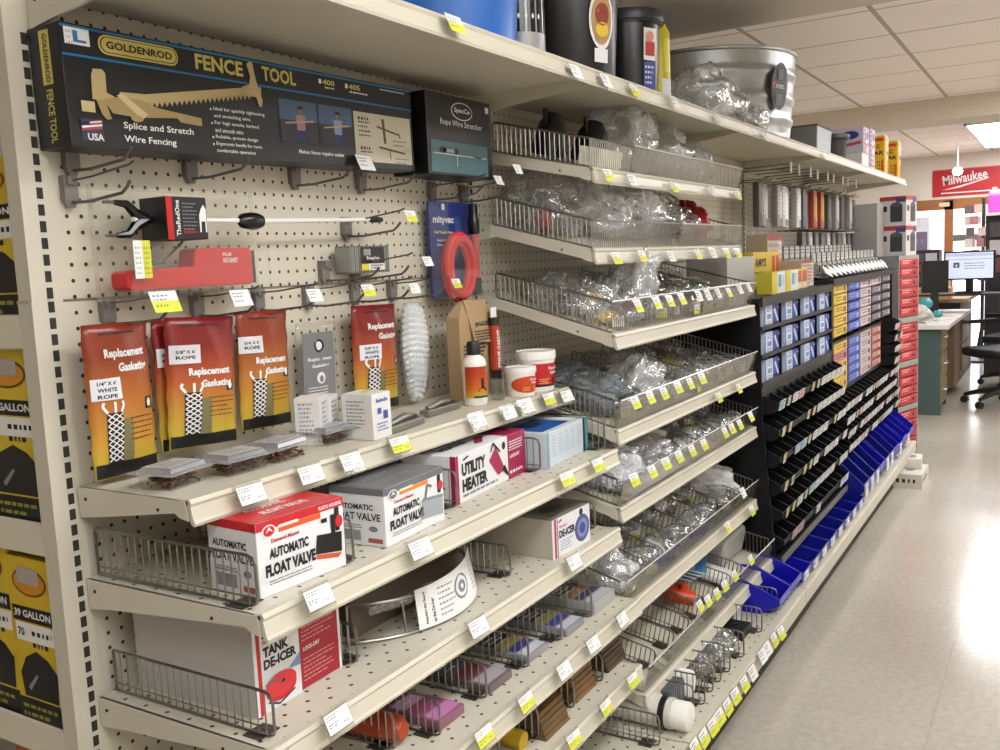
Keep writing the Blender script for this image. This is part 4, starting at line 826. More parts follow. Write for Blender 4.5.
# clear cup and tubs
p = at(500, 401, z=Z1); t = thing('measuring_cup', 'clear plastic cup standing between the bottle and the small tub', 'cup', (p.x+.012, p.y+.012, Z1))
m = MB(); m.lathe([(.0, .001), (.016, .001), (.019, .05), (.0175, .05), (.0145, .003), (.0, .003)], CLEAR, 20); o = m.build('cup', t)
def tub(label, x, y, R, h, big):
    t = thing('cement_tub', label, 'tub', (x, y, Z1), 0, 'red labelled tubs of furnace cement')
    m = MB(); m.lathe([(R*.86, 0), (R*.88, .002), (R*.97, h*.86), (R*.97, h*.88), (0, h*.88)], WHITE, 32); m.build('tub', t)
    m = MB(); m.lathe([(R*.98, h*.80), (R*1.04, h*.805), (R*1.04, h*.93), (R*1.02, h), (R*.95, h), (R*.93, h*.975), (0, h*.975)], WHITE, 32); m.build('lid', t)
    m = MB(); LR = R*.875; tp = R*.09/(h*.86)
    f = Cyl(m, R*.91, math.radians(155), h*.12, tp)
    L = R*.91*PI
    if big: f.rect(0, 0, L, h*.58, RED, 1); f.rect(0, 0, L, h*.05, BLACK, 2)
    else:
        f.w = None
        for i in range(24):
            a, b = (i/24-.5)*2, ((i+1)/24-.5)*2; g = lambda q: h*.29*math.sqrt(max(0, 1-q*q))
            for lo, hi in ((-1, -.3), (-.3, .3), (.3, 1)): f.poly([(L*(.5+a*.42), h*.29+g(a)*lo), (L*(.5+b*.42), h*.29+g(b)*lo), (L*(.5+b*.42), h*.29+g(b)*hi), (L*(.5+a*.42), h*.29+g(a)*hi)], mat('#c0421c', .4), 1)
    f.w = None
    f.text('Furnace', L*.52, h*.42, h*.08, PAPER, L*.3, 3); f.text('Cement', L*.55, h*.31, h*.08, PAPER, L*.26, 3); f.poly([(L*.6, h*.1), (L*.66, h*.06), (L*.68, h*.16), (L*.64, h*.28), (L*.6, h*.18)], mat('#d8842a' if not big else '#5c1414', .4), 3); f.bars(L*.35, h*.2, L*.2, 3, h*.05, h*.02, mat('#e0c070', .5), 3)
    m.build('label', t)
tub('big white tub with wide red label at the end of the narrow shelf', 1.165, -.200, .050, .100, True)
tub('small white tub with oval red label in front of the big tub', 1.073, -.207, .038, .070, False)
# ------------------------------------------------------------------ wire dividers
def divider_root(L, H, pitch=.016, hook=True):
    t = thing('wire_divider', '-', 'divider'); m = MB(); r = .0019
    m.tube([(0, 0, .004), (0, -L+.012, .004), (0, -L+.003, .008), (0, -L, .016), (0, -L, H-.016), (0, -L+.004, H-.004), (0, -L+.016, H), (0, 0, H)], .0024, WIRE, 6)
    m.tube([(0, 0, .004), (0, 0, H)], .0024, WIRE, 5)
    n = int(L/pitch)
    for i in range(1, n): m.tube([(0, -L*i/n, .004), (0, -L*i/n, H)], r*.85, WIRE, 4)
    m.tube([(0, 0, .016), (0, -L, .016)], r*.8, WIRE, 4)
    m.build('wire_grille', t)
    MB().box(-.012, -L+.02, 0.0005, .03, -L+.055, .002, mat('#56534e', .4, .7)).build('foot_plate', t)
    return t
DV = {}
def put_dividers(data, yb, z, H, where, L=None):
    for i, (u, v) in enumerate(data):
        p = at(u, v, z=z) if isinstance(u, (int, float)) and v > 5 else Vector((u, v, z))
        Ld = L or round(min(max(.12, yb-p.y), .5)/.06)*.06; k = (round(Ld, 3), H)
        if k not in DV: DV[k] = Proto(divider_root(*k))
        DV[k].put((p.x, p.y+Ld, z+.0006), 0, 'chrome wire divider %s, %s from its near end' % (where, nth(i)), 'chrome wire shelf dividers')
put_dividers([(.022, -.37), (.232, -.37), (.585, -.335), (.925, -.335)], -.01, .928, .078, 'among the float valve and heater cartons')
put_dividers([(1.195, -.37)], -.01, .928, .085, 'by the shrink wrapped box')
put_dividers([(.03, -.375), (.285, -.318), (.775, -.335), (1.165, -.35)], -.02, .727, .072, 'on the de-icer shelf')
put_dividers([(395, 752), (441, 739), (487, 701), (529, 670), (562, 643), (592, 619)], -.05, .548, .075, 'among the pink and blue packs')
put_dividers([(500, 765), (539, 741), (574.6, 710), (603, 683.6)], -.06, .375, .075, 'among the shim bundles')
put_dividers([(660, 748), (693.6, 716), (705, 706.6), (713, 694), (721, 684), (730, 674), (744, 659), (762, 634), (777, 613)], -.15, .188, .085, 'on the base shelf')

# ------------------------------------------------------------------ wire baskets on the sloped shelves
def slope(k, x, d):
    """point on sloped shelf k: d = 0 at the wall, 1 at the rail"""
    zb, yf, zf = RS[k]; return Vector((x, yf*d, zb+(zf-zb)*d))
def basket(k, y0, hs, hf, front, label, split=1.0):
    zb, yf, zf = RS[k]; s = (zf-zb)/yf; x0, x1 = 1.236, 2.424; xm = 1.83
    t = thing('wire_basket', label, 'wire basket', (xm, 0, zb), 0, 'wire baskets on the sloped shelves')
    P = lambda x, y, h: (x-xm, y, s*y+h)
    ye = yf+.008
    for x, n in ((x0, 'wire_grille'), (x1, 'wire_grille')):
        m = MB(); m.tube([P(x, y0, .004), P(x, y0, hs-.006), P(x, y0-.006, hs), P(x, ye, hf+.0)], .0026, WIRE, 6); m.tube([P(x, y0, .004), P(x, ye, .004), P(x, ye, hf)], .0022, WIRE, 5)
        q = int((y0-ye)/.0135)
        for i in range(1, q): y = y0+(ye-y0)*i/q; h = hs+(hf-hs)*i/q; m.tube([P(x, y, .004), P(x, y, h)], .0014, WIRE, 4)
        m.build(n, t)
    m = MB(); q = int((x1-x0)/.0125)
    if front != 'acrylic':
        m.tube([P(x0, ye, hf), P(x1, ye, hf)], .0026, WIRE, 6)
        for i in range(q):
            x = x0+(x1-x0)*i/q
            if front == 'mixed' and x > x0+(x1-x0)*split: break
            m.tube([P(x, ye, .004), P(x, ye, hf)], .0013, WIRE, 4)
        m.build('wire_grille', t)
    if front != 'wire':
        m = MB(); a = x0-xm if front == 'acrylic' else x0+(x1-x0)*split-xm*1; a = a if front == 'acrylic' else a
        xa = a if front == 'acrylic' else a
        y = ye-.004; m.hexa([(xa, y, s*y+.003), (x1-xm, y, s*y+.003), (x1-xm, y+.002, s*y+.003), (xa, y+.002, s*y+.003), (xa, y-.016, s*y+hf), (x1-xm+.012, y-.016, s*y+hf), (x1-xm+.012, y-.014, s*y+hf), (xa, y-.014, s*y+hf)], ACRY)
        m.tube([(xa, y-.015, s*y+hf), (x1-xm+.012, y-.015, s*y+hf)], .0022, mat('#c9c9c4', .2), 5)
        m.build('clear_front', t)
    return t
basket(0, -.06, .078, .072, 'mixed', 'wire basket with the black fittings and the clear bags piled on top, topmost', .2)
basket(1, -.05, .075, .070, 'mixed', 'wire basket heaped with clear float bags and one red bag', .5)
basket(2, -.05, .068, .080, 'mixed', 'wire basket of bagged valves with tags along its front, third from the top', .55)
basket(3, -.05, .070, .074, 'acrylic', 'wire basket with smoky clear front and loose bags, fourth from the top')
basket(4, -.05, .070, .072, 'acrylic', 'wire basket with smoky clear front and a curved pipe in it, fifth from the top')
basket(5, -.05, .078, .072, 'acrylic', 'wire basket with smoky clear front and many dividers, sixth from the top')
basket(6, -.05, .080, .075, 'acrylic', 'wire basket with smoky clear front holding booklets, lowest')
def slope_dividers(k, xs, where, H=.06):
    zb, yf, zf = RS[k]; L = round(-yf-.06, 2); key = ('s', L, H)
    if key not in DV: DV[key] = Proto(divider_root(L, H, .014))
    a = math.atan2(zf-zb, yf); ang = math.atan2(zb-zf, -yf)
    for i, x in enumerate(xs):
        p = slope(k, x, .04/-yf)
        DV[key].put((p.x, p.y, p.z+.001), None, 'chrome wire divider in the %s sloped basket, %s from its near end' % (RN[k], nth(i)), 'dividers inside the sloped baskets', rot=(ang, 0, 0))
slope_dividers(2, (1.52, 1.74, 1.95, 2.18), '')
slope_dividers(3, (1.45, 1.66, 1.88, 2.06, 2.18, 2.30), '')
slope_dividers(4, (1.40, 1.62, 1.86, 2.05, 2.2, 2.32), '')
slope_dividers(5, (1.34, 1.44, 1.56, 1.68, 1.82, 1.97, 2.12, 2.28), '')
slope_dividers(6, (1.36, 1.50, 1.62, 1.74, 1.88, 2.02, 2.14), '')

# ------------------------------------------------------------------ bagged goods
def crumple(m, rx, ry, rz, mt, seed, amp=.35, n=18, freq=2.2, peak=0):
    """a loose bag: a squashed ball pushed in and out, flat underneath"""
    vs = []; fs = []; nn = n*2
    for i in range(n+1):
        th = PI*i/n
        for j in range(nn):
            ph = 2*PI*j/nn; d = Vector((math.sin(th)*math.cos(ph), math.sin(th)*math.sin(ph), math.cos(th)))
            k = 1+amp*noise.noise(d*freq+Vector((seed, seed*2.3, 0)))+amp*.42*(1-2.2*abs(noise.noise(d*freq*2.2+Vector((seed*1.7, 0, 3)))))
            if peak and d.z > .4: k += peak*(d.z-.4)*max(0, noise.noise(Vector((d.x*3+seed, d.y*3, 0)))+.3)*2
            p = d*k; vs.append((p.x*rx, p.y*ry, max(0, (p.z*.75+.62))*rz))
    for i in range(n):
        for j in range(nn): fs.append((i*nn+j, (i+1)*nn+j, (i+1)*nn+(j+1) % nn, i*nn+(j+1) % nn))
    m.add(vs, fs, mt, True)
PVC = mat('#d6d5cf', .4); GREYF = mat('#77777a', .45, .3); BRASS = mat('#b0904a', .35, .8); DARK = mat('#26262a', .4); STL = mat('#a9aaac', .3, .9); REDF = mat('#b23a44', .4); YELF = mat('#d9b23a', .4); BLUF = mat('#8ea4c0', .4)
def fitting(m, kind):
    q = lambda pts, r, mt, n=12: m.tube(pts, r, mt, n)
    if kind == 'elbow':
        q([(-.03, 0, .015), (-.006, 0, .015), (.006, .006, .015), (.01, .03, .015)], .012, PVC); q([(-.034, 0, .015), (-.02, 0, .015)], .015, PVC); q([(.0095, .02, .015), (.01, .034, .015)], .015, PVC)
    elif kind == 'valve':
        q([(-.035, 0, .014), (.035, 0, .014)], .010, BRASS); q([(-.036, 0, .014), (-.022, 0, .014)], .0135, BRASS, 6); q([(.022, 0, .014), (.036, 0, .014)], .0135, BRASS, 6); q([(0, 0, .014), (0, 0, .032)], .006, BRASS); m.box(-.006, -.03, .031, .006, .008, .034, REDF)
    elif kind == 'nozzle':
        q([(-.036, 0, .012), (-.01, 0, .012), (.03, 0, .016)], [.009, .012, .004], GREYF); q([(-.02, 0, .012), (-.025, -.012, .005)], .004, GREYF, 6); q([(-.04, 0, .012), (-.033, 0, .012)], .013, DARK)
    elif kind == 'tee':
        q([(-.034, 0, .013), (.034, 0, .013)], .011, DARK); q([(0, 0, .013), (0, .03, .013)], .011, DARK); q([(-.036, 0, .013), (-.026, 0, .013)], .0135, DARK); q([(.026, 0, .013), (.036, 0, .013)], .0135, DARK)
    elif kind == 'coil':
        for i in range(3): m.tube([((.026+.003*i)*math.cos(a), (.026+.003*i)*math.sin(a), .006+.007*i) for a in [2*PI*k/18 for k in range(18)]], .0035, STL, 6, closed=True)
    elif kind == 'clamp':
        for x in (-.018, .016): m.tube([(x+.015*math.cos(a), .015*math.sin(a), .012) for a in [2*PI*k/16 for k in range(16)]], .003, STL, 6, closed=True); m.box(x+.011, -.008, .006, x+.021, .008, .018, STL)
    elif kind == 'bulb':
        m.lathe([(.004, -.03), (.012, -.02), (.016, 0), (.012, .02), (.005, .03), (0, .032)], YELF, 14, (0, 0, .016), M=Matrix.Rotation(PI/2, 3, 'Y'))
    elif kind == 'pink':
        m.lathe([(.004, -.032), (.014, -.022), (.016, .012), (.008, .025), (.005, .034), (0, .035)], REDF, 14, (0, 0, .017), M=Matrix.Rotation(PI/2, 3, 'Y'))
    elif kind == 'strip':
        for i in range(5): m.box(-.034, -.016+i*.007, .004+.003*(i % 2), .034, -.011+i*.007, .010+.003*(i % 2), STL if i % 2 else GREYF)
KD = {'elbow': 'white elbow', 'valve': 'brass valve', 'nozzle': 'grey nozzle', 'tee': 'black tee', 'coil': 'steel coil', 'clamp': 'steel clamp', 'bulb': 'yellow bulb', 'pink': 'red bulb', 'strip': 'metal strip'}
BG = {}
for i, k in enumerate(KD):
    t = thing('bagged_fitting', '-', 'bagged fitting'); m = MB(); fitting(m, k); m.build('fitting', t)
    m = MB(); crumple(m, .050, .038, .032, BAG, i*3.1, .30, 12); m.build('bag', t, smooth=True)
    m = MB(); f = Face(m, (-.018, -.040, .006), (1, 0, 0), (0, .25, 1)); f.rect(0, 0, .034, .022, PAPER, 1); f.rect(0, 0, .034, .011, YEL if i % 3 else PAPER, 2); f.bars(.004, .018, .024, 2, .006, .003, GREYINK, 2); m.build('paper_label', t)
    BG[k] = Proto(t)
CNT = {}
def scatter(k, rows, kinds, sc=1.0, x0=1.28, x1=2.40, jig=.012, lift=0):
    zb, yf, zf = RS[k]; ang = math.atan2(zb-zf, -yf)
    for ri, (d, n) in enumerate(rows):
        for i in range(n):
            x = x0+(x1-x0)*(i+.5)/n+rnd.uniform(-jig, jig); p = slope(k, x, d+rnd.uniform(-.03, .03)); kk = kinds[rnd.randrange(len(kinds))]
            where = ['front', 'middle', 'back'][ri] if len(rows) > 1 else 'only'
            BG[kk].put((p.x, p.y, p.z+.003+lift), None, '%s in clear bag, %s along the %s row of the %s basket' % (KD[kk], nth(i), where, RN[k]), 'bagged fittings in the sloped baskets', rot=(ang, 0, rnd.uniform(-.5, .5)), scale=sc*rnd.uniform(.9, 1.15))
scatter(2, [(.84, 11), (.55, 10), (.26, 8)], ['valve', 'nozzle', 'tee', 'clamp', 'elbow', 'strip', 'coil', 'bulb'], 1.15)
scatter(3, [(.84, 9), (.55, 8), (.26, 6)], ['coil', 'clamp', 'strip', 'nozzle', 'elbow', 'tee'], 1.2)
scatter(4, [(.84, 9), (.55, 7), (.28, 6)], ['elbow', 'strip', 'coil', 'clamp', 'nozzle'], 1.2)
scatter(5, [(.82, 8), (.5, 7)], ['elbow', 'coil', 'strip', 'clamp', 'nozzle'], 1.25)
scatter(6, [(.45, 6)], ['clamp', 'coil', 'tee', 'nozzle'], 1.2)
# larger soft bags
def soft_bag(x, y, z, rx, ry, rz, label, mt=None, peak=0, rot=None, inner=None, seed=None, group='large clear bags in the upper baskets'):
    t = thing('plastic_bag', label, 'plastic bag', (x, y, z), group=group, rot=rot)
    m = MB(); crumple(m, rx, ry, rz, mt or MILKY, seed if seed is not None else x*7, .34, 26, 1.9, peak); m.build('bag', t, smooth=True)
    if inner: m = MB(); inner(m); m.build('contents', t)
    return t
def sb(k, x, d, rx, ry, rz, label, **kw):
    p = slope(k, x, d); zb, yf, zf = RS[k]; return soft_bag(x, p.y, p.z+.004, rx, ry, rz, label, rot=(math.atan2(zb-zf, -yf), 0, 0), **kw)
ball = lambda mt, r: (lambda m: m.lathe([(.001, 0), (r*.7, r*.3), (r, r), (r*.7, r*1.7), (0.001, r*2)], mt, 16))
sb(0, 1.78, .5, .14, .09, .13, 'tall crumpled clear bag peaking above the topmost basket', peak=.8)
sb(0, 2.02, .55, .12, .09, .10, 'crumpled clear bag next to the tall one in the topmost basket', peak=.5)
sb(0, 2.27, .6, .10, .08, .085, 'crumpled clear bag at the far end of the topmost basket', inner=ball(GREYF, .02))
sb(1, 1.36, .38, .10, .12, .11, 'clear bag of grey tubing slumped over the side of the second basket', mt=BAG, inner=ball(REDF, .03), peak=.3)
sb(1, 1.55, .5, .12, .11, .105, 'milky clear bag at the middle of the second basket', peak=.5)
sb(1, 1.75, .55, .12, .11, .10, 'milky clear bag with pointed corner in the second basket', peak=.7)
sb(1, 1.95, .5, .10, .10, .11, 'clear bag over a dark round float in the second basket', mt=BAG, inner=ball(mat('#3a3f4c', .35), .042))
sb(1, 2.12, .6, .09, .08, .07, 'clear bag of dark fittings beside the red bag', mt=BAG, inner=ball(DARK, .022))
sb(1, 2.29, .5, .09, .09, .08, 'shiny red plastic bag at the far end of the second basket', mt=mat('#a8242c', .25, bump=.7, bscale=25))
sb(2, 1.58, .72, .07, .06, .10, 'tall milky bag standing up in the third basket', peak=.8)
sb(2, 1.40, .62, .05, .07, .075, 'yellow filled clear bag in the third basket', mt=BAG, inner=ball(YELF, .032))
sb(2, 1.50, .80, .05, .05, .06, 'red filled clear bag in the third basket', mt=BAG, inner=ball(REDF, .026))
sb(2, 1.30, .55, .05, .1, .07, 'dark filled clear bag beside the side grille of the third basket', mt=BAG, inner=ball(DARK, .03))
sb(3, 1.33, .62, .075, .11, .075, 'grey ribbed bag over the side grille of the fourth basket', mt=clear('grey_bag', '#b9bec0', .14, .2, .4, '#98a0a4', .9, 30))
sb(3, 1.55, .75, .08, .07, .075, 'milky bag between the tags of the fourth basket', peak=.5)
sb(3, 1.75, .55, .12, .08, .06, 'flat milky bag in the middle of the fourth basket')
sb(4, 1.36, .7, .09, .10, .075, 'white filled milky bag at the near end of the fifth basket', peak=.5, mt=clear('white_bag', '#e8eaee', .16, .2, .6, '#eef0f4', .9, 30))
sb(4, 1.62, .75, .08, .07, .06, 'milky bag at the middle of the fifth basket')
sb(5, 2.33, .55, .09, .11, .075, 'white padded bag at the far end of the sixth basket', mt=clear('white_bag2', '#e8eaee', .16, .2, .7, '#f2f2f0', .6, 20))
sb(5, 1.30, .7, .06, .10, .07, 'silvery bag at the near end of the sixth basket', peak=.3)
# topmost basket: black fittings and a white block
for i, (x, d, r) in enumerate(((1.42, .35, .05), (1.60, .45, .055))):
    p = slope(0, x, d); t = thing('pipe_flange', ['black round pipe flange behind the side grille of the topmost basket', 'black domed pipe flange with a knob in the topmost basket'][i], 'flange', (x, p.y, p.z+.014), rot=(.25, 0, 0))
    m = MB(); m.lathe([(r, 0), (r, .02), (r*.9, .045), (r*.75, .085), (r*.4, .115), (0, .12)], mat('#1d1d20', .35), 26); m.build('dome', t)
    m = MB(); m.tube([(-r*.8, 0, .08), (-r*1.1, 0, .11)], .006, BLACK, 8); m.lathe([(.0, -.009), (.008, -.004), (.008, .004), (0, .009)], BLACK, 10, (-r*1.1, 0, .115)); m.build('knob', t)
p = slope(0, 1.40, .82); t = thing('foam_block', 'ribbed cream block against the front of the topmost basket', 'block', (1.40, p.y, p.z+.004), rot=(.24, 0, 0))
m = MB(); m.box(-.07, -.03, 0, .07, .03, .048, mat('#d9d2bc', .6)); 
for i in range(9): m.box(-.066+i*.0155, -.033, .004, -.058+i*.0155, .03, .046, mat('#e4dec8', .6))
m.build('block', t, bevel=.002)
# curved pipe, spare rods, booklets and trays
p = slope(4, 1.72, .5); t = thing('curved_pipe', 'pale curved plastic pipe arching across the fifth basket', 'pipe', (1.72, p.y, p.z+.02), rot=(.26, 0, 0))
m = MB(); m.tube([(-.20, .10, .04), (-.1, .05, .05), (.0, -.02, .05), (.08, -.09, .035)], .011, mat('#c9c2b0', .45), 10); m.build('pipe', t)
p = slope(4, 2.2, .5); t = thing('curved_pipe', 'thin white hose looped at the far end of the fifth basket', 'pipe', (2.24, p.y, p.z+.02), rot=(.26, 0, 0))
m = MB(); m.tube([(-.1, .05, .02), (-.04, .03, .075), (.0, .0, .08), (.03, -.03, .06), (.04, -.06, .01)], .005, PVC, 8); m.build('hose', t)
p = slope(3, 2.05, .62); t = thing('yellow_pack', 'pale flat pack with yellow end in the fourth basket', 'pack', (1.99, p.y, p.z+.022), rot=(.26, 0, .3))
m = MB(); m.box(-.09, -.035, 0, .09, .035, .02, mat('#c9c3a8', .5)); m.box(.0, -.0352, .0, .0905, .0352, .0205, mat('#c8b43a', .5)); m.build('pack', t, bevel=.003)
p = slope(6, 1.62, .45); ANG6 = math.atan2(RS[6][0]-RS[6][2], -RS[6][1])
for i in range(4):
    t = thing('booklet', 'white and blue booklet in a loose pile in the lowest basket, %s from the bottom' % nth(i), 'booklet', (1.93+i*.008, -.275-.008*i, .380+i*.006), rot=(ANG6, 0, .15+.05*i), group='booklets in the lowest basket')
    m = MB(); m.box(-.08, -.06, 0, .08, .06, .005, PAPER); f = Face(m, (-.08, -.06, .005), (1, 0, 0), (0, 1, 0)); f.rect(.0, .0, .16, .035, mat('#3f7fb8', .4), 1); f.bars(.02, .1, .1, 3, .015, .006, GREYINK, 2); f.rect(.0, .036, .16, .05, mat('#9cc4e0', .4), 1); m.build('booklet', t)
p = slope(6, 1.57, .72); t = thing('orange_fitting', 'bright orange plastic fitting in the lowest basket', 'fitting', (1.815, -.325, .3165), rot=(ANG6, 0, .3))
m = MB(); OR = mat('#d2461e', .35); m.tube([(-.03, -.04, .03), (-.03, .05, .03)], .024, OR, 14); m.tube([(-.03, 0, .03), (.04, .01, .03)], .018, OR, 14); m.tube([(-.03, 0, .03), (-.03, 0, .07)], .014, OR, 12); m.build('body', t)
p = slope(6, 1.80, .6); t = thing('white_tray', 'white moulded tray between the dividers of the lowest basket', 'tray', (2.08, -.31, .317), rot=(ANG6, 0, 0)); t.scale = (.85, 1, 1.2)
m = MB(); 
for i in range(5): m.tube([(-.05+.025*i, -.1, .012), (-.05+.025*i, .09, .012)], .012, WHITE, 10)
m.build('tray', t)
p = slope(6, 2.25, .3); t = thing('grey_cover', 'large rounded grey plastic cover at the far end of the lowest basket', 'cover', (2.285, -.225, .335), rot=(ANG6, 0, 0)); t.scale = (1, 1, 1.15)
m = MB(); m.prism([(-.13, 0), (.13, 0), (.13, .07), (.11, .09), (-.11, .09), (-.13, .07)], lambda a, b, k: (a, -.12 if k == 0 else .08, b), mat('#a9a9a4', .4)); m.build('cover', t, bevel=.01)

# ------------------------------------------------------------------ packs on the two lower flat shelves
def flat_pack(x, y, z, w, d, h, cols, label, rz=0, name='flat_pack', cat='pack', group='flat packs between the wire dividers'):
    t = thing(name, label, cat, (x, y, z), rz, group); m = MB(); m.box(-w/2, -d/2, 0, w/2, d/2, h, mat(cols[0], .35)); m.build('pack', t, bevel=.003)
    m = MB(); f = Face(m, (-w/2, -d/2, h), (1, 0, 0), (0, 1, 0))
    for i, c in enumerate(cols[1:]): f.rect(w*.06, d*(.04+i*.92/(len(cols)-1)), w*.94, d*(.04+(i+.85)*.92/(len(cols)-1)), mat(c, .3), 1)
    f.bars(w*.15, d*.9, w*.6, 4, d*.1, d*.03, PAPER, 2); m.build('print', t)
Z4 = .5485
flat_pack(.475, -.29, Z4, .085, .17, .020, ('#8c5a70', '#c07ab0', '#a04a78', '#d0a0c8', '#6a3a58'), 'pink and purple pack next to the orange bottle')
flat_pack(.645, -.28, Z4, .09, .2, .018, ('#6a5c60', '#a89ca4', '#7c3440', '#4a5868', '#6a3a44'), 'red and grey pouch pack past the pink pack')
flat_pack(.805, -.30, Z4, .09, .16, .016, ('#8c8c90', '#c4c4cc', '#30387c', '#b09a58', '#26262c', '#2c2c30'), 'blue, gold and white pack, lower of the two blue ones')
flat_pack(.965, -.31, Z4, .09, .16, .018, ('#88888e', '#bcbcc6', '#343c80', '#a09048', '#2c2c34', '#303036'), 'blue and white pack with olive band past the gold banded one')
flat_pack(1.125, -.31, Z4, .12, .16, .030, ('#a4a4a2', '#b4b4b8', '#3a3458', '#a87848', '#2c2a30', '#3a383c'), 'thick clear cased pack with brown and violet print at the end of the shelf')
flat_pack(.805, -.13, Z4, .09, .15, .025, ('#3a3a40', '#2c2c34', '#8c8044', '#26262c'), 'dark pack behind the gold banded pack')
flat_pack(.965, -.13, Z4, .09, .15, .025, ('#34343a', '#2a2a30', '#6c6438', '#26262c'), 'dark pack behind the olive banded pack')
t = thing('orange_bottle', 'orange bottle lying on its side between the wire dividers', 'bottle', (.365, -.23, Z4)); m = MB()
R = Matrix.Rotation(PI/2, 3, 'X'); m.lathe([(.012, -.10), (.026, -.08), (.028, .06), (.025, .10), (.015, .115), (0, .116)], mat('#a2401f', .4), 20, (0, 0, .028), M=R); m.build('bottle', t)
m = MB(); m.lathe([(.0285, -.04), (.0285, .03)], mat('#b8542e', .4), 20, (0, 0, .028), M=R); m.build('label', t)
Z5 = .3755; WOOD = mat('#7d5c34', .6, var=.4, bscale=30); WOODD = mat('#4c3c2a', .6, var=.3, bscale=30)
def shims(x, y, n, label, mt, cap=None):
    t = thing('shim_bundle', label, 'shims', (x, y, Z5), 0, 'bundles of brown shims')
    for i in range(n): MB().hexa([(-.055, -.12+.004*i, i*.012), (.055, -.12+.004*i, i*.012), (.055, .10, i*.012), (-.055, .10, i*.012), (-.055, -.118+.004*i, i*.012+.010), (.055, -.118+.004*i, i*.012+.010), (.055, .10, i*.012+.0105), (-.055, .10, i*.012+.0105)], mt).build('shim', t)
    if cap: m = MB(); crumple(m, .06, .09, .028, cap, x*5, .2, 9); o = m.build('shrink_wrap', t, loc=(0, -.0, n*.012))
def P5(u, v): return at(u, v, z=Z5)
p = P5(556, 725); shims(p.x-.02, -.29, 5, 'pale brown shim bundle with black wrapped top', mat('#6e5230', .6, var=.35, bscale=30), mat('#1c1a1c', .25, bump=.5))
p = P5(590, 690); shims(p.x-.02, -.27, 6, 'tan shim bundle between the wrapped bundle and the dark bundle', WOOD)
p = P5(622, 664); shims(p.x-.01, -.27, 5, 'dark brown shim bundle at the far end of the shelf', WOODD)
p = P5(520, 748); t = thing('yellow_handle_tool', 'yellow plastic tool handle lying by the wrapped shim bundle', 'tool', (p.x, p.y+.04, Z5)); m = MB(); m.tube([(0, -.05, .018), (0, .02, .022), (0, .12, .02)], [.02, .022, .014], mat('#c9a521', .4), 12); m.build('handle', t)
m = MB(); m.tube([(0, .12, .02), (0, .25, .02)], .006, WIRE, 8); m.build('shaft', t)
# base shelf goods
Z0 = .1885
R = Matrix.Rotation(PI/2, 3, 'X')
t = thing('filter_pipe', 'thick white filter pipe with black band and end cap, lying on the base shelf', 'pipe', (1.268, -.34, Z0))
m = MB(); m.lathe([(.040, -.26), (.040, .165), (.03, .165), (.03, .10), (.0, .10)], mat('#cfcdc6', .4), 28, (0, 0, .044), M=R); m.build('pipe', t)
m = MB(); m.lathe([(.041, .135), (.044, .137), (.044, .150), (.041, .152)], BLACK, 28, (0, 0, .044), M=R); m.build('black_band', t)
m = MB(); m.lathe([(.034, .165), (.037, .168), (.037, .205), (.034, .21), (0.02, .213), (0, .213)], WHITE, 28, (0, 0, .044), M=R); m.build('end_cap', t)
t = thing('filter_pipe', 'white pipe with hollow end lying on the base shelf past the banded pipe', 'pipe', (1.455, -.30, Z0)); m = MB()
m.lathe([(.036, -.20), (.036, .18), (.018, .18), (.018, .12), (0, .12)], WHITE, 26, (0, 0, .039), M=R); m.build('pipe', t)
m = MB(); m.lathe([(.037, .14), (.039, .142), (.039, .182), (.037, .186)], WHITE, 26, (0, 0, .039), M=R); m.build('collar', t)
t = thing('grey_case', 'grey ribbed plastic case in the divider beside the banded pipe', 'case', (1.365, -.36, Z0)); m = MB(); m.box(-.05, -.12, 0, .05, .14, .075, mat('#4a4d52', .4))
for i in range(7): m.box(-.045+i*.0145, -.1225, .008, -.037+i*.0145, -.118, .07, mat('#6a6d72', .4))
m.build('case', t, bevel=.004)
for i, (x, y) in enumerate(((1.60, -.40), (1.70, -.42), (1.79, -.42))):
    soft_bag(x, y, Z0, .045, .09, .05, 'clear bag of fittings lying on the base shelf, %s past the white pipes' % nth(i), mt=BAG, inner=ball([PVC, STL, GREYF][i], .018), group='clear bags on the base shelf', seed=i*2.2)
t = thing('black_tray', 'slim black slotted tray in the dividers of the base shelf', 'tray', (1.93, -.40, Z0)); m = MB(); m.box(-.05, -.1, 0, .05, .12, .03, BLACK)
for i in range(6): m.box(-.042+i*.015, -.102, .03, -.036+i*.015, .12, .034, DARK)
m.build('tray', t, bevel=.002)
flat_pack(2.035, -.34, Z0, .09, .2, .045, ('#b4b8c4', '#c4c8d4', '#8890a8'), 'pale blue flat pack near the blue bins', name='flat_pack', group='packs on the base shelf')
# ------------------------------------------------------------------ black parts rack
RK = mat('#101013', .5, spec=.3); RK2 = mat('#19181b', .45)
def rack(x0, x1, ztop, rows, label, ncol, colw, zrow):
    """black rack: a back box with shelves and uprights forming open compartments"""
    t = thing('bin_rack', label, 'rack', ((x0+x1)/2, -.02, 0), 0, 'black parts racks'); xm = (x0+x1)/2
    m = MB(); m.box(x0-xm, -.18, .20, x1-xm, -.01, ztop-.02, RK); m.box(x0-xm, -.385, ztop-.018, x1-xm, .0, ztop, RK2); m.box(x0-xm, -.395, ztop-.03, x1-xm, -.385, ztop+.003, RK2); m.build('rack_body', t)
    for x in (x0, x1):
        m = MB(); s = .006; m.prism([(-.385, ztop-.02), (-.0, ztop-.02), (0, .2), (-.40, .2), (-.43, .30), (-.39, .80)], lambda y, z, k: (x-xm+(-s/2 if k == 0 else s/2), y, z), RK); m.build('side_panel', t)
    return t
t = rack(2.462, 3.65, 1.235, 3, 'black parts rack with blue and white cartons above rows of small bins', 4, .3, .1)
m = MB(); 
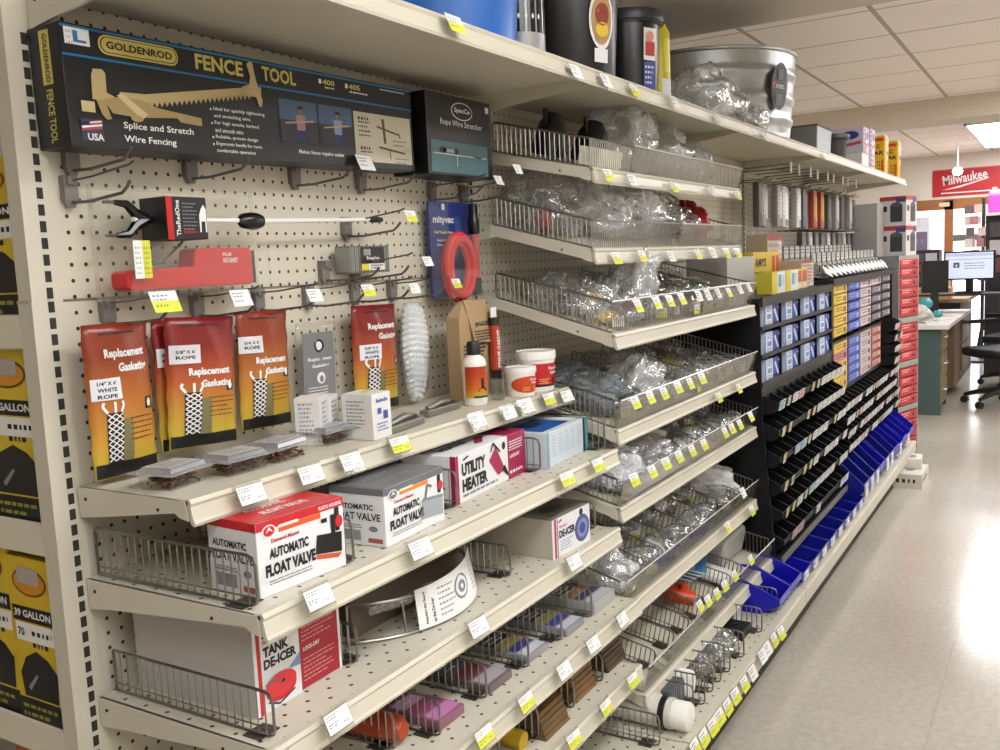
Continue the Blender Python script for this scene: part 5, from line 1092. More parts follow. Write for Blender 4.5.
for z in (1.122, 1.02, .918): m.box(-.59, -.385, z-.006, .59, -.17, z, RK); m.box(-.59, -.392, z-.004, .59, -.385, z+.010, RK2)
m.box(-.59, -.388, .86, .59, -.38, .912, RK2)
for x in (-.594, -.3, 0, .3, .594): m.box(x-.004, -.385, .86, x+.004, -.17, 1.22, RK)
m.build('compartment_shelf', t)
BW = mat('#d2dbe8', .4); BL = mat('#1e3f9c', .4)
t = thing('blue_white_carton', '-', 'carton'); w, h = .235, .082
m = MB(); m.box(0, 0, 0, w*.5, .17, h, BW).box(w*.5, .0, 0, w, .17, h*.98, BL); m.build('carton', t, bevel=.0015)
m = MB(); f = Face(m, (0, 0, 0), (1, 0, 0), (0, 0, 1)); f.rect(0, 0, w*.09, h, mat('#5a7fc8', .4), 1); f.rect(w*.1, h*.06, w*.48, h*.98, mat('#dde6f2', .4), 1); f.bars(w*.15, h*.92, w*.3, 3, h*.1, h*.04, BL, 2, .2); f.rect(w*.17, h*.34, w*.42, h*.56, mat('#7d93b8', .5), 2); f.bars(w*.15, h*.25, w*.3, 2, h*.1, h*.04, GREYINK, 2)
f.poly([(w*.56, h*.72), (w*.64, h*.80), (w*.86, h*.18), (w*.78, h*.12)], mat('#d4dcea', .4), 2); f.rect(w*.82, h*.76, w*.94, h*.84, PAPER, 2); f.poly([(w*.5, .0), (w*.5, h*.10), (w*.6, 0)], mat('#c0cce0', .4), 2); f.poly([(w*.7, .0), (w*.95, h*.12), (w*.95, 0)], mat('#c0cce0', .4), 2)
m.build('front_print', t)
BC = Proto(t)
for r, z in enumerate((1.123, 1.021, .919)):
    for c in range(4): BC.put((2.545+c*.297, -.396, z), 0, 'blue and white hardware carton, %s along from the wire baskets in the %s row' % (nth(c), ['top', 'middle', 'bottom'][r]), 'blue and white hardware cartons')
# small bins
def bin_root(w, d, h, mt, lip, lab, labm=None, labw=.8):
    t = thing('parts_bin', '-', 'bin'); m = MB(); q = .003
    pts = lambda x0, x1: m.prism([(0, 0), (d*.82, 0), (d, h*.32), (d, lip), (d*.66, h), (0, h)], lambda a, b, k: (x0 if k == 0 else x1, -a, b), mt)
    pts(0, q); pts(w-q, w); m.box(0, -d*.82, 0, w, 0, q, mt).box(0, -q, 0, w, 0, h, mt)
    m.hexa([(0, -d*.82, 0), (w, -d*.82, 0), (w, -d*.82+q, 0), (0, -d*.82+q, 0), (0, -d, h*.32), (w, -d, h*.32), (w, -d+q, h*.32), (0, -d+q, h*.32)], mt); m.box(0, -d, h*.32, w, -d+q, lip, mt)
    m.build('bin', t, bevel=.0012)
    if lab: 
        m = MB(); f = Face(m, (w*(1-labw)/2, -d-.0012, lip*.35), (1, 0, 0), (0, -.18, 1)); lw, lh = w*labw, lip*.85; f.rect(0, 0, lw, lh, labm or PAPER, 1); f.bars(lw*.1, lh*.88, lw*.8, 2, lh*.3, lh*.12, INK, 2); f.bars(lw*.1, lh*.32, lw*.8, 1, lh*.3, lh*.16, GREYINK, 2); m.build('bin_label', t)
    return t
KB = {k: Proto(bin_root(.098, .16, .072, RK, .044, k != 'n', {'w': PAPER, 'y': mat('#d6cf9c', .6), 'b': mat('#b8d0dc', .6), 'r': mat('#d8b8b4', .6)}.get(k), {'y': .42}.get(k, .86))) for k in ('w', 'n', 'y', 'b', 'r')}
rows1 = [(.845, 'bywrnyywwwww'), (.745, 'yynnyywwwwww'), (.645, 'ynbbywwwnyww'), (.540, 'yynyywnwwwnw'), (.440, 'yywybwwwwnww'), (.335, 'nrrnnwnnnnww')]
g = 'small black parts bins in the rack'
for r, (z, pat) in enumerate(rows1):
    for c, k in enumerate(pat):
        kk = 'n' if k == '.' else k
        KB[kk].put((2.482+c*.0975, -.30-.0035*r, z-.036), 0, 'black bin %s, %s along in the %s row under the cartons' % ({'n': 'without label', 'w': 'with white label', 'y': 'with cream label', 'b': 'with pale blue label', 'r': 'with pinkish label'}[kk], nth(c), nth(r)), g)
m = MB(); m.box(2.462, -.475, .262, 3.65, -.18, .275, RK2).box(2.462, -.48, .262, 3.65, -.473, .285, mat('#77746c', .4)); tag(m.build('bin_ledge'), 'grey edged ledge under the lowest row of black bins', 'ledge')
# second rack: coloured cartons
t = rack(3.66, 5.42, 1.255, 8, 'long black parts rack with stacked small coloured cartons', 5, .3, .05)
SC = {}
def small_carton(key, c1, c2, ink):
    t = thing('small_carton', '-', 'carton'); w, h = .315, .046
    MB().box(0, 0, 0, w, .2, h, mat(c1, .45)).build('carton', t, bevel=.0015)
    m = MB(); f = Face(m, (0, 0, 0), (1, 0, 0), (0, 0, 1)); f.rect(w*.04, h*.12, w*.96, h*.9, mat(c2, .4), 1); f.bars(w*.12, h*.8, w*.5, 2, h*.3, h*.14, ink, 2); f.rect(w*.68, h*.2, w*.9, h*.75, ink, 2); m.build('front_print', t)
    SC[key] = Proto(t)
small_carton('yellow', '#c9a93c', '#d4b44a', mat('#7a5a20', .5)); small_carton('blue', '#26398c', '#2c459c', mat('#8fa4d8', .5)); small_carton('pale', '#b5a4a4', '#c4b6b6', mat('#5a4a5a', .5)); small_carton('dark', '#2e2a34', '#38343e', mat('#b8b0b8', .5)); small_carton('red brown', '#8c4a42', '#9a5a50', mat('#d8b8a8', .5)); small_carton('pinkish', '#b0606c', '#c07c84', mat('#5c2430', .5))
cols = ['yellow', 'blue', 'pale', 'dark', 'dark']
for c in range(5):
    for r in range(5):
        k = cols[c] if not (c == 3 and r == 0) else 'pale'; SC[k].put((3.735+c*.335, -.40, 1.183-r*.052), 0, '%s small hardware carton, %s down in the %s upper stack past the blue cartons' % (k, nth(r), nth(c)), 'small hardware cartons stacked in the rack')
    if c < 4:
        for r in range(5):
            k = ['yellow', 'blue', 'pale', 'red brown'][c]
            if c == 0 and r == 1: k = 'pinkish'
            SC[k].put((3.735+c*.335, -.40, .896-r*.047), 0, '%s small hardware carton, %s down in the %s lower stack past the blue cartons' % (k, nth(r), nth(c)), 'small hardware cartons stacked in the rack')
xr = 4.54
m = MB(); m.box(3.67-xr, -.38, .942, 5.41-xr, -.15, .954, RK2); m.box(3.67-xr, -.38, .692, 5.41-xr, -.15, .704, RK2)
for c in range(6): m.box(3.728+c*.335-xr-.006, -.37, .70, 3.728+c*.335-xr, -.16, 1.235, RK)
m.build('compartment_shelf', t)
# hanging bins past the lower stacks, then long rows beneath
for r in range(4):
    for c in range(3): KB[['w', 'r', 'n'][(r+c) % 3 if c else 0]].put((5.09+c*.0975, -.31, .885-r*.068), 0, 'small black parts bin, %s along in the %s row beside the red brown cartons' % (nth(c), nth(r)), g)
for r in range(4):
    z = .612-r*.067
    for c in range(16):
        k = 'wwrwnwwyrwwwnwrw'[(c+r*5) % 16]; KB[k].put((3.70+c*.1, -.30-.004*r, z), 0, 'small black parts bin, %s along in the %s row under the coloured cartons' % (nth(c), nth(r)), g)
# blue hopper bins on the base shelf
BLU = mat('#1817a8', .3); BLUD = mat('#141f8c', .3)
def blue_root(w, d, h, lip, mt, lab):
    t = bin_root(w, d, h, mt, lip, False)
    if lab:
        m = MB(); f = Face(m, (w*.18, -d-.0012, lip*.3), (1, 0, 0), (0, 0, 1)); f.rect(0, 0, w*.5, lip*.66, mat('#dde2e6', .5), 1); f.bars(w*.04, lip*.5, w*.3, 3, lip*.14, lip*.05, GREYINK, 2); m.build('bin_label', t)
    return t
BB = [Proto(blue_root(.148, .36, .074, .048, BLU, True)), Proto(blue_root(.148, .36, .074, .048, BLUD, True)), Proto(blue_root(.148, .36, .215, .10, BLUD, True)), Proto(blue_root(.148, .36, .20, .10, BLU, False)), Proto(blue_root(.148, .36, .195, .09, BLU, True)), Proto(blue_root(.148, .36, .115, .06, BLU, False))]
pat = [5, 5, 0, 1, 1, 1, 1, 1, 1, 1, 2, 2, 2, 3, 2, 2, 3, 4, 3, 4, 3]
for i, k in enumerate(pat):
    BB[k].put((2.13+i*.152, -.192, .1885), 0, 'blue hopper bin on the base shelf, %s along from the wire dividers' % nth(i), 'blue hopper bins on the base shelf')

# ------------------------------------------------------------------ goods standing on the rack top
ZT = 1.2355
t, fm, f, em, e, tm, tp = carton('grey_carton', 'plain grey carton on the rack top behind the yellow cartons', (2.58, -.25, ZT), 0, .36, .16, .15, mat('#b4b4ae', .6)); done(t, fm)
def rack_box(x, y, z, w, h, label, c1, kind):
    t, fm, f, em, e, tm, tp = carton('display_carton', label, (x, y, z), 0, w, .06 if y < -.35 else .10, h, mat(c1, .45), group='display cartons on the rack top')
    if kind == 'y': f.rect(0, 0, w*.38, h*.92, mat('#d4c030', .4), 1); f.rect(w*.38, 0, w, h, PAPER, 1); f.rect(w*.45, h*.3, w*.68, h*.85, mat('#4aa0c8', .4), 2); f.bars(w*.75, h*.8, w*.2, 4, h*.12, h*.05, GREYINK, 2)
    if kind == 'm': f.text('AMYS', w*.08, h*.62, h*.22, INK, w*.6, 2, .03); f.bars(w*.08, h*.5, w*.5, 1, h*.1, h*.05, INK, 2)
    if kind == 'o':
        for k in (0, 1): f.rect(w*(.08+.48*k), h*.35, w*(.44+.48*k), h*.9, mat('#b8421c', .4), 1); f.rect(w*(.08+.48*k), h*.05, w*(.44+.48*k), h*.32, mat('#d8d0b0', .5), 1)
    if kind == 'p':
        f.rect(0, h*.88, w, h, mat('#8c2a30', .4), 1); f.bars(w*.08, h*.82, w*.84, 6, h*.13, h*.06, mat('#8c7a70', .5), 2); f.rect(w*.72, 0, w*.98, h*.85, mat('#d8cfc8', .5), 1); f.bars(w*.76, h*.75, w*.2, 6, h*.11, h*.05, mat('#b03a40', .5), 2)
    done(t, fm)
rack_box(2.76, -.37, ZT, .20, .085, 'yellow and white carton with blue panel, front row on the rack top', '#d0c23c', 'y'); rack_box(2.97, -.37, ZT, .20, .085, 'yellow and white carton, second in the front row on the rack top', '#d0c23c', 'y')
rack_box(2.96, -.24, ZT, .28, .165, 'mustard carton lettered in black, standing behind the front row', '#cbb02c', 'm'); rack_box(3.18, -.36, ZT, .20, .085, 'orange and yellow carton at the end of the front row on the rack top', '#d8a838', 'o'); rack_box(3.25, -.235, ZT, .14, .165, 'orange and yellow carton behind the end of the front row', '#d8b048', 'o')
rack_box(3.40, -.33, ZT, .23, .12, 'white and red carton, lower of two at the end of the rack top', '#c8bcae', 'p'); rack_box(3.40, -.18, ZT, .24, .245, 'tall tan and red carton behind the orange cartons', '#b5a68c', 'p')
# tag rail and clam packs past it
t = thing('tag_rail_shelf', 'shelf over the coloured cartons fronted with a row of angled white price tags', 'shelf', (4.5, 0, 0), 0)
m = MB(); m.box(-.84, -.35, 1.268, .91, -.004, 1.274, STEEL); m.build('deck', t); m = MB(); m.box(-.84, -.358, 1.262, .91, -.35, 1.280, mat('#4a4742', .5)); m.build('price_rail', t)
t = thing('rail_tag', '-', 'price tag'); m = MB(); m.T = Matrix.Rotation(-.5, 4, 'X') @ Matrix.Rotation(.25, 4, 'Y'); m.box(-.05, -.002, -.02, .05, .002, .022, PAPER); m.build('paper_label', t); m = MB(); m.box(-.03, .001, .004, .03, .012, .010, CLEAR); m.build('holder', t); RTG = Proto(t)
for i in range(15): RTG.put((3.735+i*.114, -.372, 1.292), 0, 'angled white price tag on the rail over the coloured cartons, %s from its near end' % nth(i), 'angled white rail tags')
t = thing('clam_pack', '-', 'pack'); m = MB(); m.box(-.04, -.006, 0, .04, .0, .11, mat('#8c8a86', .5)); m.build('card', t); m = MB(); m.box(-.034, -.035, .008, .034, -.006, .06, mat('#a8a6a0', .3, .3)).box(-.02, -.04, .02, .02, -.034, .05, mat('#4a4a4c', .4)); m.build('fitting', t); m = MB(); f = Face(m, (-.038, -.0065, .068), (1, 0, 0), (0, 0, 1)); f.rect(0, 0, .076, .036, mat('#c4c0b8', .5), 1); f.bars(.008, .03, .06, 2, .012, .005, INK, 2); m.build('card_print', t); CP = Proto(t)
for r in range(2):
    for c in range(15): CP.put((3.74+c*.112, -.30+.13*r, 1.2745+.0*r), 0, 'grey clam pack standing over the tag rail, %s along in the %s row' % (nth(c), ['front', 'back'][r]), 'grey clam packs over the tag rail', scale=(1, 1, 1+.35*r))
# hook strips and hanging packs high on the pegboard
HP = {}
for k, (c1, c2) in {'grey': ('#8a8782', '#c9c9c6'), 'white': ('#b8b6b0', '#e2e2de'), 'dark': ('#4a4644', '#7c7874'), 'red': ('#a03a34', '#c89a3c')}.items():
    t = thing('hanging_pack', '-', 'pack'); m = MB(); m.box(-.042, -.03, -.20, .042, .0, 0, mat(c1, .4)); m.build('pack', t, bevel=.006)
    m = MB(); f = Face(m, (-.036, -.0305, -.19), (1, 0, 0), (0, 0, 1)); f.rect(0, .05, .03, .17, mat(c2, .4), 1); f.bars(.004, .16, .024, 6, .018, .007, INK, 2); f.rect(.036, .0, .07, .16, mat(c2, .4), 1); f.rect(.036, .0, .07, .03, GREYINK, 2); m.build('print', t)
    m = MB(); m.tube([(0, .11, .012), (0, -.05, .012), (0, -.062, .02)], .0025, HOOKM, 5); m.build('hang_hook', t); HP[k] = Proto(t)
hp = ['dark', 'grey', 'grey', 'white', 'white', 'white', 'dark', 'grey', 'red', 'red', 'grey', 'dark', 'grey', 'grey', 'dark', 'grey', 'white', 'dark']
for i, k in enumerate(hp): HP[k].put((3.40+i*.13, -.125+.02*math.sin(i*2), 1.715), 0, '%s hanging pack under the far high shelf, %s along its row' % (k, nth(i)), 'hanging packs on the far pegboard')
for i in range(10): HP[['dark', 'grey', 'dark'][i % 3]].put((4.2+i*.15, -.125, 1.495), 0, '%s hanging pack in the lower row on the far pegboard, %s along' % (['dark', 'grey', 'dark'][i % 3], nth(i)), 'hanging packs on the far pegboard')
for i in range(9):
    t = thing('strip_tag', 'small white tag on a hook strip under the far high shelf, %s along' % nth(i), 'price tag', (3.46+i*.19, -.27+.01*(i % 2), 1.785), 0, 'small hook tags under the far high shelf'); MB().tube([(0, .264, 0), (0, .0, .004)], .0022, HOOKM, 5).build('hook', t); MB().box(-.012, -.004, -.035, .016, -.001, .012, PAPER).build('paper_label', t)
# black bars leaning on the rack top near the baskets
for i in range(3):
    t = thing('strut_bar', 'thin dark metal bar resting between the baskets and the tan carton, %s of three' % nth(i), 'bar', (2.62, -.06-.015*i, 1.40), 0, 'thin dark metal bars'); MB().tube([(-.08, 0, -.0), (.45, -.0, .055+.01*i)], .005, DARK, 6).build('bar', t)

# ------------------------------------------------------------------ goods on the high shelf
ZH = 1.8425
t = thing('blue_tub', 'bright blue plastic tub on the high shelf, tallest and closest to the slotted post', 'tub', (.81, -.20, ZH)); m = MB(); BT = mat('#1d5fae', .35)
m.lathe([(.155, 0), (.16, .004), (.178, .28), (.19, .285), (.19, .30), (.172, .30), (.152, .01), (0, .01)], BT, 40); m.build('tub', t); m = MB(); m.lathe([(.172, .20), (.1775, .205), (.178, .22), (.174, .225)], BT, 40); m.build('rim_band', t)
t = thing('grill_canister', 'black and silver canister between the blue tub and the black buckets', 'canister', (1.095, -.23, ZH)); m = MB(); m.lathe([(.06, 0), (.062, .004), (.062, .30), (.05, .31), (0, .31)], mat('#b0b2b4', .3, .6), 30); m.build('can', t)
m = MB(); f = Cyl(m, .0626, math.radians(140), .085); f.rect(0, 0, .21, .2, GLOSSBLACK, 1); f.w = None
for i in range(5): f.ell(.06+i*.017, .035, .003, .006, PAPER, 2, 8)
f.rect(.0, .06, .21, .066, GREYINK, 2); m.build('label', t)
def bucket(x, y, r, h, label, lid, stick):
    t = thing('black_bucket', label, 'bucket', (x, y, ZH), 0, 'black buckets on the high shelf'); m = MB(); m.lathe([(r*.86, 0), (r*.87, .004), (r*.98, h*.9), (r*1.02, h*.905), (r*1.03, h), (r*.97, h), (r*.84, .01), (0, .01)], mat('#131315', .3), 36); m.build('bucket', t)
    m = MB(); m.tube([(r*1.04*math.cos(a), r*1.04*math.sin(a), h*.93-.12*math.sin(a-PI)*0) for a in [PI+PI*i/16 for i in range(17)]], .004, DARK, 6); m.build('handle', t)
    if lid: m = MB(); m.lathe([(r*1.02, h*.93), (r*1.12, h*.935), (r*1.14, h*1.0), (r*1.1, h*1.06), (0, h*1.07)], mat('#1c1c1e', .4), 36); m.build('lid', t)
    m = MB(); f = Cyl(m, r*.90, math.radians(215), h*.12, r*.12/h/.9); f.w = None
    if stick == 'oval': f.ell(r*.55, h*.38, r*.26, h*.24, PAPER, 2, 24); f.ell(r*.55, h*.38, r*.22, h*.2, mat('#b08a5a', .5), 3, 24); f.ell(r*.55, h*.42, r*.15, h*.09, mat('#8c3a2c', .5), 4, 16); f.ell(r*.55, h*.3, r*.14, h*.06, mat('#d8b83c', .5), 4, 16); f.rect(r*.4, h*.04, r*.7, h*.15, PAPER, 2)
    else: f.rect(r*.3, h*.35, r*.75, h*.72, PAPER, 2); f.rect(r*.35, h*.4, r*.7, h*.56, mat('#b03a34', .5), 3); f.ell(r*.5, h*.62, r*.15, h*.06, mat('#c88a6a', .5), 3, 12); f.rect(r*.3, h*.02, r*.75, h*.33, mat('#3a4490', .5), 2); f.bars(r*.35, h*.28, r*.35, 4, h*.06, h*.025, PAPER, 3)
    m.build('sticker', t)
bucket(1.365, -.21, .150, .30, 'larger black bucket with oval farm sticker on the high shelf', False, 'oval')
bucket(1.705, -.24, .098, .235, 'smaller black bucket with lid and portrait label on the high shelf', True, 'tall')
t = thing('yellow_bottle', 'slim yellow bottle peeking out behind the lidded black bucket', 'bottle', (1.93, -.25, ZH)); m = MB(); m.lathe([(.034, 0), (.036, .004), (.036, .24), (.02, .27), (.02, .29), (0, .29)], mat('#c9b51e', .4), 20); m.build('bottle', t); m = MB(); f = Cyl(m, .036, math.radians(200), .02); f.rect(.01, 0, .07, .08, PAPER, 1); f.rect(.02, .1, .05, .2, mat('#d8d060', .4), 1); m.build('label', t)
# galvanized tub
TX, TY = 2.965, -.035
t = thing('galvanized_tub', 'large galvanized steel wash tub with dark oval sticker on the high shelf', 'tub', (TX, TY, ZH)); GAL = mat('#a6a9a9', .34, .85, bump=.12, bscale=18, var=.12)
R1, R0, HT = .372, .345, .325; prof = [(R0, .0), (R0+.004, .004)]
for i in range(24):
    z = .012+i*(HT-.02)/23; r = R0+(R1-R0)*z/HT; b = .007 if i in (4, 5, 10, 11, 17, 18) else 0; prof.append((r+b, z))
prof += [(R1+.006, HT-.004), (R1+.008, HT+.004), (R1, HT+.008), (R1-.006, HT), (R0-.004, .012), (0, .012)]
m = MB(); m.lathe(prof, GAL, 56); m.build('tub', t)
m = MB(); a0 = math.radians(203); c, s = math.cos(a0), math.sin(a0); rr = .368
m.T = Matrix.Translation((rr*c, rr*s, .215)) @ Matrix.Rotation(a0-PI/2, 4, 'Z'); m.box(-.05, -.004, -.03, .05, .012, .03, GAL); m.tube([(-.04, .02, .015), (-.04, .03, -.01), (.04, .03, -.01), (.04, .02, .015)], .005, GAL, 8); m.build('handle', t)
m = MB(); f = Cyl(m, .361, math.radians(240), .085, .083); f.w = None; f.ell(.06, .10, .050, .088, BLACK, 18, 26); f.rect(.018, .085, .102, .115, RED, 19); f.text('STEEL', .033, .092, .014, PAPER, .052, 20); f.rect(.045, .125, .075, .165, GREYINK, 19); f.rect(.04, .03, .08, .07, GREYINK, 19); m.build('sticker', t)
soft_bag(2.33, -.28, ZH, .24, .09, .12, 'clear plastic wrapping crumpled in front of the galvanized tub', BAG, .3, group='wrapping on the high shelf', seed=4)
soft_bag(2.66, -.345, ZH, .10, .035, .06, 'end of crumpled wrapping by the galvanized tub sticker', BAG, .3, group='wrapping on the high shelf', seed=9)
t = thing('grey_pan', 'grey metal pan between the wash tub and the black pot', 'pan', (4.0, -.22, ZH)); m = MB(); m.prism([(-.16, -.085), (.16, -.085), (.16, .085), (-.16, .085)], lambda a, b, k: (a*(.93 if k == 0 else 1), b*(.93 if k == 0 else 1), 0 if k == 0 else .155), mat('#85888a', .35, .6)); m.box(-.166, -.091, .15, .166, .091, .158, mat('#5c5e60', .4, .5)); m.build('pan', t, bevel=.008)
t = thing('black_pot', 'black plastic pot beside the grey pan on the high shelf', 'pot', (4.44, -.22, ZH)); m = MB(); m.lathe([(.085, 0), (.105, .13), (.115, .135), (.115, .16), (.1, .16), (.08, .012), (0, .012)], BLACK, 26); m.build('pot', t)
m = MB(); m.lathe([(.116, .14), (.119, .142), (.119, .158), (.116, .16)], DARK, 26); m.build('rim', t)
t, fm, f, em, e, tm, tp = carton('book_row', 'row of dark red spines seen over the grey pan', (3.75, -.04, ZH), 0, .26, .03, .26, mat('#6a2c34', .5)); 
for i in range(6): f.rect(.01+i*.042, 0, .03+i*.042, .25, mat(['#2c3350', '#b8a8a0', '#8c2c34'][i % 3], .5), 1)
done(t, fm)
def big_box(x, y, w, d, h, label):
    t, fm, f, em, e, tm, tp = carton('oil_carton', label, (x, y, ZH), 0, w, d, h, mat('#bdb8bc', .5), group='cartons on the far high shelf')
    for F, W in ((f, w), (e, d)): F.rect(0, h*.5, W, h, mat('#b9b4c8', .45), 1); F.ell(W*.7, h*.82, W*.2, h*.1, mat('#33307a', .4), 2); F.poly([(W*.05, h*.6), (W*.3, h*.85), (W*.34, h*.72), (W*.2, h*.58)], mat('#33307a', .4), 2); F.poly([(W*.1, h*.55), (W*.95, h*.68), (W*.95, h*.6), (W*.2, h*.5)], mat('#b04448', .4), 3); F.bars(W*.1, h*.4, W*.8, 3, h*.12, h*.04, GREYINK, 2)
    f.rect(w*.1, .1*h, w*.4, h*.95, mat('#a83a44', .4), 3); f.bars(w*.12, h*.9, w*.24, 7, h*.11, h*.04, PAPER, 4)
    done(t, fm, em, tm)
big_box(4.80, -.345, .17, .24, .235, 'first printed carton with violet emblem on the far high shelf'); big_box(5.0, -.345, .17, .22, .245, 'second printed carton with violet emblem on the far high shelf')
t, fm, f, em, e, tm, tp = carton('white_carton', 'low white carton in front of the printed cartons on the far high shelf', (4.57, -.378, ZH), 0, .18, .08, .07, mat('#d0ccc6', .6)); f.rect(.02, .02, .18, .05, PAPER, 1); done(t, fm)
for i, (x, y) in enumerate(((5.55, -.30), (5.97, -.315))):
    t = thing('yellow_canister', ['yellow and orange canister beside the printed cartons', 'yellow canister standing at the end of the high shelf'][i], 'canister', (x, y, ZH), 0, 'yellow canisters on the high shelf'); m = MB(); m.box(-.06, -.055, 0, .06, .055, .25, mat('#d6a81c', .4)); m.build('canister', t, bevel=.01)
    m = MB(); f = Face(m, (-.06, -.0552, 0), (1, 0, 0), (0, 0, 1)); f2 = Face(m, (-.0602, .055, 0), (0, -1, 0), (0, 0, 1))
    for F, W in ((f, .12), (f2, .11)): F.rect(.01, .215, W-.01, .235, mat('#c23a1c', .4), 1); F.text('C', W*.5, .17, .025, INK, None, 2); F.text('PAR', W*.2, .13, .025, INK, W*.7, 2); F.bars(W*.55, .09, W*.35, 4, .02, .009, INK, 2); F.rect(W*.78, .02, W*.9, .1, mat('#c8541c', .4), 1)
    m.build('label', t)
    m = MB(); m.box(-.052, -.047, .25, .052, .047, .256, WHITE); m.build('lid', t)
# lantern cartons and the red drawer tower at the end of the run
ANG = -.258
t = thing('drawer_tower', 'tall grey drawer tower filled with bright red small cartons at the end of the run', 'drawer tower', (5.48, -.437, 0), ANG); TW, THh = .31, 1.335; GT = mat('#8f8c88', .45)
m = MB(); m.box(0, .012, 0, TW, .30, THh, GT).box(0, 0, 0, .012, .012, THh, GT).box(TW-.012, 0, 0, TW, .012, THh, GT)
for z in (.0, .33, .62, .905, THh-.035): m.box(0, -.001, z, TW, .012, z+.035, GT)
m.build('cabinet', t)
zs = [z0+.042+i*(.245/4 if z0 < .9 else .0625) for z0 in (.33, .62, .905) for i in range(4 if z0 < .9 else 6)]+[.09, .15, .21, .27]
RD = mat('#b0141f', .35)
rc = thing('red_carton', '-', 'carton', group='red cartons in the drawer tower'); MB().box(.018, -.004, 0, TW-.018, .2, .054, RD).build('carton', rc, bevel=.003); m = MB(); f = Face(m, (.018, -.004, 0), (1, 0, 0), (0, 0, 1)); f.bars(.03, .045, .14, 2, .014, .006, mat('#e8b8b8', .5), 1); f.ell(.21, .025, .02, .012, mat('#3a1a1c', .5), 1, 10); m.build('front_print', rc); RCP = Proto(rc)
zs = sorted(zs, reverse=True)
for i, z in enumerate(zs): RCP.put((5.48, -.437, z), ANG, 'bright red small carton in the drawer tower, %s from the top' % nth(i), 'red cartons in the drawer tower')
for i in range(2):
    t, fm, f, em, e, tm, tp = carton('lantern_box', ['lantern carton standing directly on the red drawer tower', 'lantern carton stacked on top of the other lantern carton'][i], (5.60, -.462, 1.336+i*.19), ANG, .16, .17, .188, mat('#c9c5c2', .5), group='lantern cartons on the drawer tower')
    w, h = .16, .188
    for F, W in ((f, w), (e, .17)): F.rect(0, h*.86, W, h, mat('#b23a3e', .4), 1); F.rect(W*.62, h*.8, W*.98, h*.95, mat('#3a4a7c', .4), 2); F.rect(W*.4, h*.14, W*.86, h*.72, mat('#3c3c40', .4), 2); F.ell(W*.63, h*.72, W*.2, h*.08, mat('#55555a', .4), 3); F.rect(W*.08, h*.5, W*.28, h*.68, mat('#2c2c30', .4), 2)
    done(t, fm, em, tm)
t, fm, f, em, e, tm, tp = carton('grey_machine', 'pale grey boxed appliance on the drawer tower beside the lantern cartons', (5.528, -.300, 1.336), ANG, .095, .15, .34, mat('#a5a29d', .5)); w, h = .095, .34
f = e; w = .15; f.rect(w*.2, h*.3, w*.85, h*.6, mat('#b8b6b2', .5), 1); f.bars(w*.3, h*.2, w*.4, 1, .02, .025, INK, 2); f.bars(w*.25, h*.55, w*.5, 4, .02, .008, GREYINK, 2); done(t, fm)
# carton on the floor in the aisle
t, fm, f, em, e, tm, tp = carton('floor_carton', 'white cartons stack on the floor against the base, lower carton', (4.83, -.66, 0), 0, .30, .16, .085, mat('#d0c9bc', .6)); t['label'] = 'low white carton on the floor against the shelving base'; f.bars(.03, .055, .2, 1, .02, .02, INK, 1); e.text('BOX', .03, .03, .03, INK, .06, 1) if False else e.bars(.02, .055, .11, 1, .02, .022, INK, 1); tp.ell(.15, .08, .06, .03, GREYINK, 1); done(t, fm, em, tm)
t, fm, f, em, e, tm, tp = carton('floor_carton', 'smaller white carton stacked on the low floor carton', (4.98, -.64, .0855), .1, .16, .12, .06, mat('#d6d0c4', .6)); f.bars(.02, .045, .1, 2, .02, .01, GREYINK, 1); tp.ell(.08, .06, .05, .03, GREYINK, 1); done(t, fm, em, tm)
# ------------------------------------------------------------------ desks beyond the run
GRN = mat('#3f5450', .5); OAK = mat('#7a6248', .5)
t = thing('office_desk', 'green sided desk with pale top and drawers facing the aisle', 'desk', (7.42, -.12, 0)); 
m = MB(); m.box(-.04, -.42, .71, 2.0, .5, .745, mat('#d6cfca', .35)); m.build('desk_top', t, bevel=.004)
m = MB(); m.box(.0, -.36, 0, .03, .46, .71, GRN); m.build('side_panel', t)
m = MB(); m.box(.03, -.35, .06, .50, .40, .70, OAK); m.build('pedestal', t)
for i, z in enumerate((.08, .30, .52)):
    m = MB(); m.box(.05, -.362, z, .48, -.35, z+.19, mat('#8a7050', .5)); d = m.build('drawer', t); m = MB(); m.tube([(.2, -.364, z+.11), (.2, -.385, z+.11), (.33, -.385, z+.11), (.33, -.364, z+.11)], .007, STL, 6); m.build('handle', d)
m = MB(); m.box(.62, -.34, 0, .66, .44, .71, mat('#2c3836', .5)); m.build('inner_panel', t); m = MB(); m.box(1.2, -.35, .06, 1.7, .4, .70, OAK); m.build('pedestal', t)
t = thing('counter_desk', 'long cluttered counter behind the green desk', 'desk', (9.6, .15, 0)); m = MB(); m.box(-.05, -.65, .80, 1.4, .9, .84, mat('#a08a70', .5)); m.build('desk_top', t)
m = MB(); m.box(0, -.58, 0, 1.3, .85, .80, mat('#3a3a3c', .5)); m.build('cabinet', t)
for i, z in enumerate((.1, .4)):
    d = MB().box(.1, -.595, z, .8, -.58, z+.26, OAK).build('drawer', t); MB().tube([(.35, -.597, z+.15), (.35, -.615, z+.15), (.5, -.615, z+.15), (.5, -.597, z+.15)], .008, STL, 6).build('handle', d)
